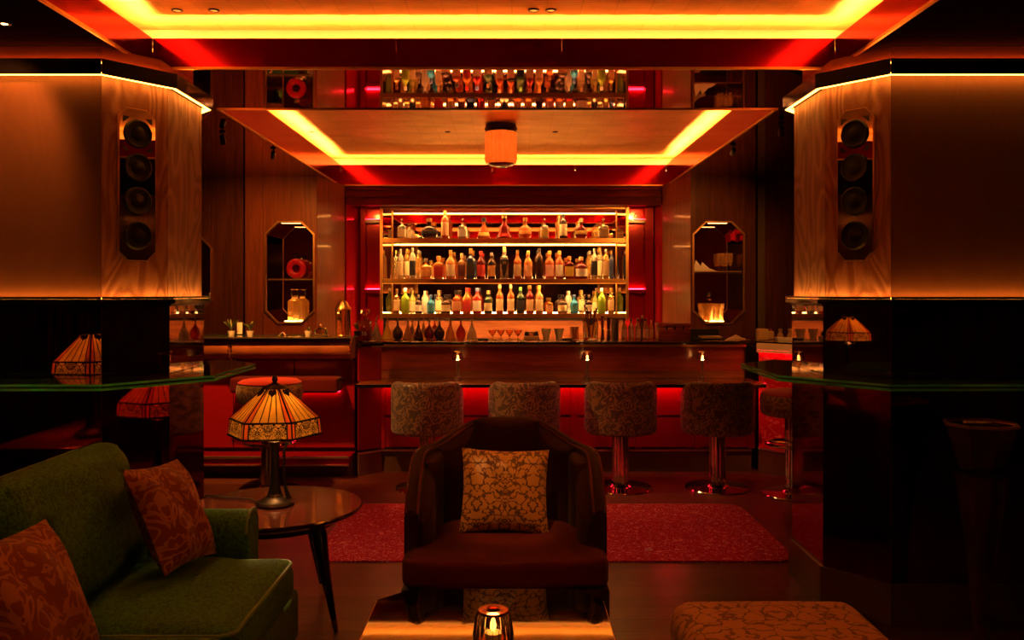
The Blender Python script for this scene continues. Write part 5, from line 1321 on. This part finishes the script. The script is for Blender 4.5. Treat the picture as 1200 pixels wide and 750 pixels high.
t = thing('ring_bottle', 'red ring shaped bottle with clear disc on the niche shelf', 'bottle', (-2.055, DN + 0.13, ZA + 0.001))
bm = bm_new(); pts = [(.066 * math.cos(a), 0, .098 + .066 * math.sin(a)) for a in [2 * PI * k / 40 for k in range(41)]]; add_tube(bm, pts, .032, 12, False); obj('ring', bm, mat('ring_red', (0.55, 0.01, 0.03), 0.1, trans=0.3, coat=0.5), t)
bm = lathe([(0, -.012), (.095, -.012), (.100, 0), (.095, .012), (0, .012)], 40); obj('clear_disc', bm, 'glass', t, (.035, .075, .1005), (PI / 2, 0, 0))
obj('neck', lathe([(.014, .1965), (.014, .225), (.020, .232), (.020, .240), (0, .240)], 14), 'glass', t)
t = thing('crystal_decanter', 'cut crystal decanter glowing gold on its light pad in the niche', 'decanter', (-2.075, DN + 0.15, NZ0 + 0.0088))
cut = lambda a: 1 + .035 * abs(math.cos(8 * a))
obj('vessel', lathe([(0, 0), (.058, 0), (.062, .01), (.064, .17), (.058, .195), (.034, .210), (.026, .225), (.030, .24), (0, .24)], 64, rad=cut), 'crystal', t); obj('stopper', lathe([(0, .2405), (.026, .2405), (.034, .255), (.036, .30), (.030, .305), (0, .305)], 24, rad=sqr_fn(6)), 'glass', t)
for k, (x, y) in enumerate(((-.062, -.03), (.010, -.045), (-.032, .048), (.062, .012), (.04, .085))):
    t = thing('crystal_goblet', 'cut crystal goblet glowing gold on the niche light pad', 'glass', (1.937 + x * 1.0, DN + 0.15 + y, NZ0 + 0.0088), 0, 'goblets on the niche light pad')
    obj('cup', lathe([(0, 0), (.022, 0), (.024, .01), (.020, .09), (.030, .13), (.0335, .165), (.031, .165), (.027, .13), (.016, .10), (0, .10)], 40, rad=lambda a: 1 + .04 * abs(math.cos(6 * a))), 'crystal', t); obj('rim', lathe([(.0312, .1652), (.0345, .1652), (.0345, .168), (.0312, .168)], 20), 'brass', t)
t = thing('decanter_stack', 'upturned crystal stand above the goblets in the niche', 'stand', (1.915, DN + 0.275, NZ0 + 0.0005))
obj('stem', lathe([(0, 0), (.012, 0), (.012, .20), (.016, .205), (.02, .235), (.015, .25), (0, .25)], 20), 'glass', t); obj('cap', lathe([(0, .2505), (.016, .2505), (.022, .268), (.018, .285), (0, .29)], 24), 'bronze', t)
for k, (px, y) in enumerate(((842, .24), (846, .19), (851, .24), (856, .19))):
    d = DN + y; t = thing('champagne_flute', 'champagne flute standing behind the napkin on the niche shelf', 'glass', ((px - 600) * d / 1000, d, ZA2 + 0.001), 0, 'flutes on the niche shelf')
    obj('foot', lathe([(0, 0), (.024, 0), (.024, .003), (.004, .006), (.0035, .05), (0, .05)], 18), 'glass', t); obj('bowl', lathe([(0, .0505), (.010, .055), (.022, .10), (.023, .16), (.020, .175), (.018, .175), (.020, .155), (.018, .10), (0, .062)], 18), 'crystal', t)
t = thing('folded_napkin', 'folded cream napkin with raised tips on the niche shelf', 'napkin', (1.80, DN + 0.10, ZA2 + 0.001))
for k, (x0, x1, hz) in enumerate(((-.085, .02, .11), (-.03, .09, .09), (.0, .13, .04))):
    bm = bm_new(); q = [(x0, -.04, 0), (x1, -.05, 0), (x1 - .01, .05, 0), (x0 + .02, .05, 0)]; b_ = [bm.verts.new((a, b + .012 * k * 0, c + .0004 * k)) for a, b, c in q]; tp = bm.verts.new((x0 + .3 * (x1 - x0), .01, hz)); bm.faces.new(b_[::-1])
    for i in range(4): bm.faces.new((b_[i], b_[(i + 1) % 4], tp))
    obj('fold', bm, 'white_paper', t)
t = thing('red_tea_light', 'small red glass tea light hanging in the flutes niche', 'candle', (2.125, DN + 0.2, 1.94))
obj('cup', lathe([(0, 0), (.026, 0), (.030, .075), (.027, .075), (.023, .006), (0, .006)], 18), 'ring_red', t); obj('flame', lathe([(0, .02), (.007, .03), (0, .05)], 10), emit('tea_flame', (1.0, 0.08, 0.05), 8.0), t); obj('hanger', tube([(0, .0, .0755), (0, .0, .105)], .003, 6), 'brass', t)
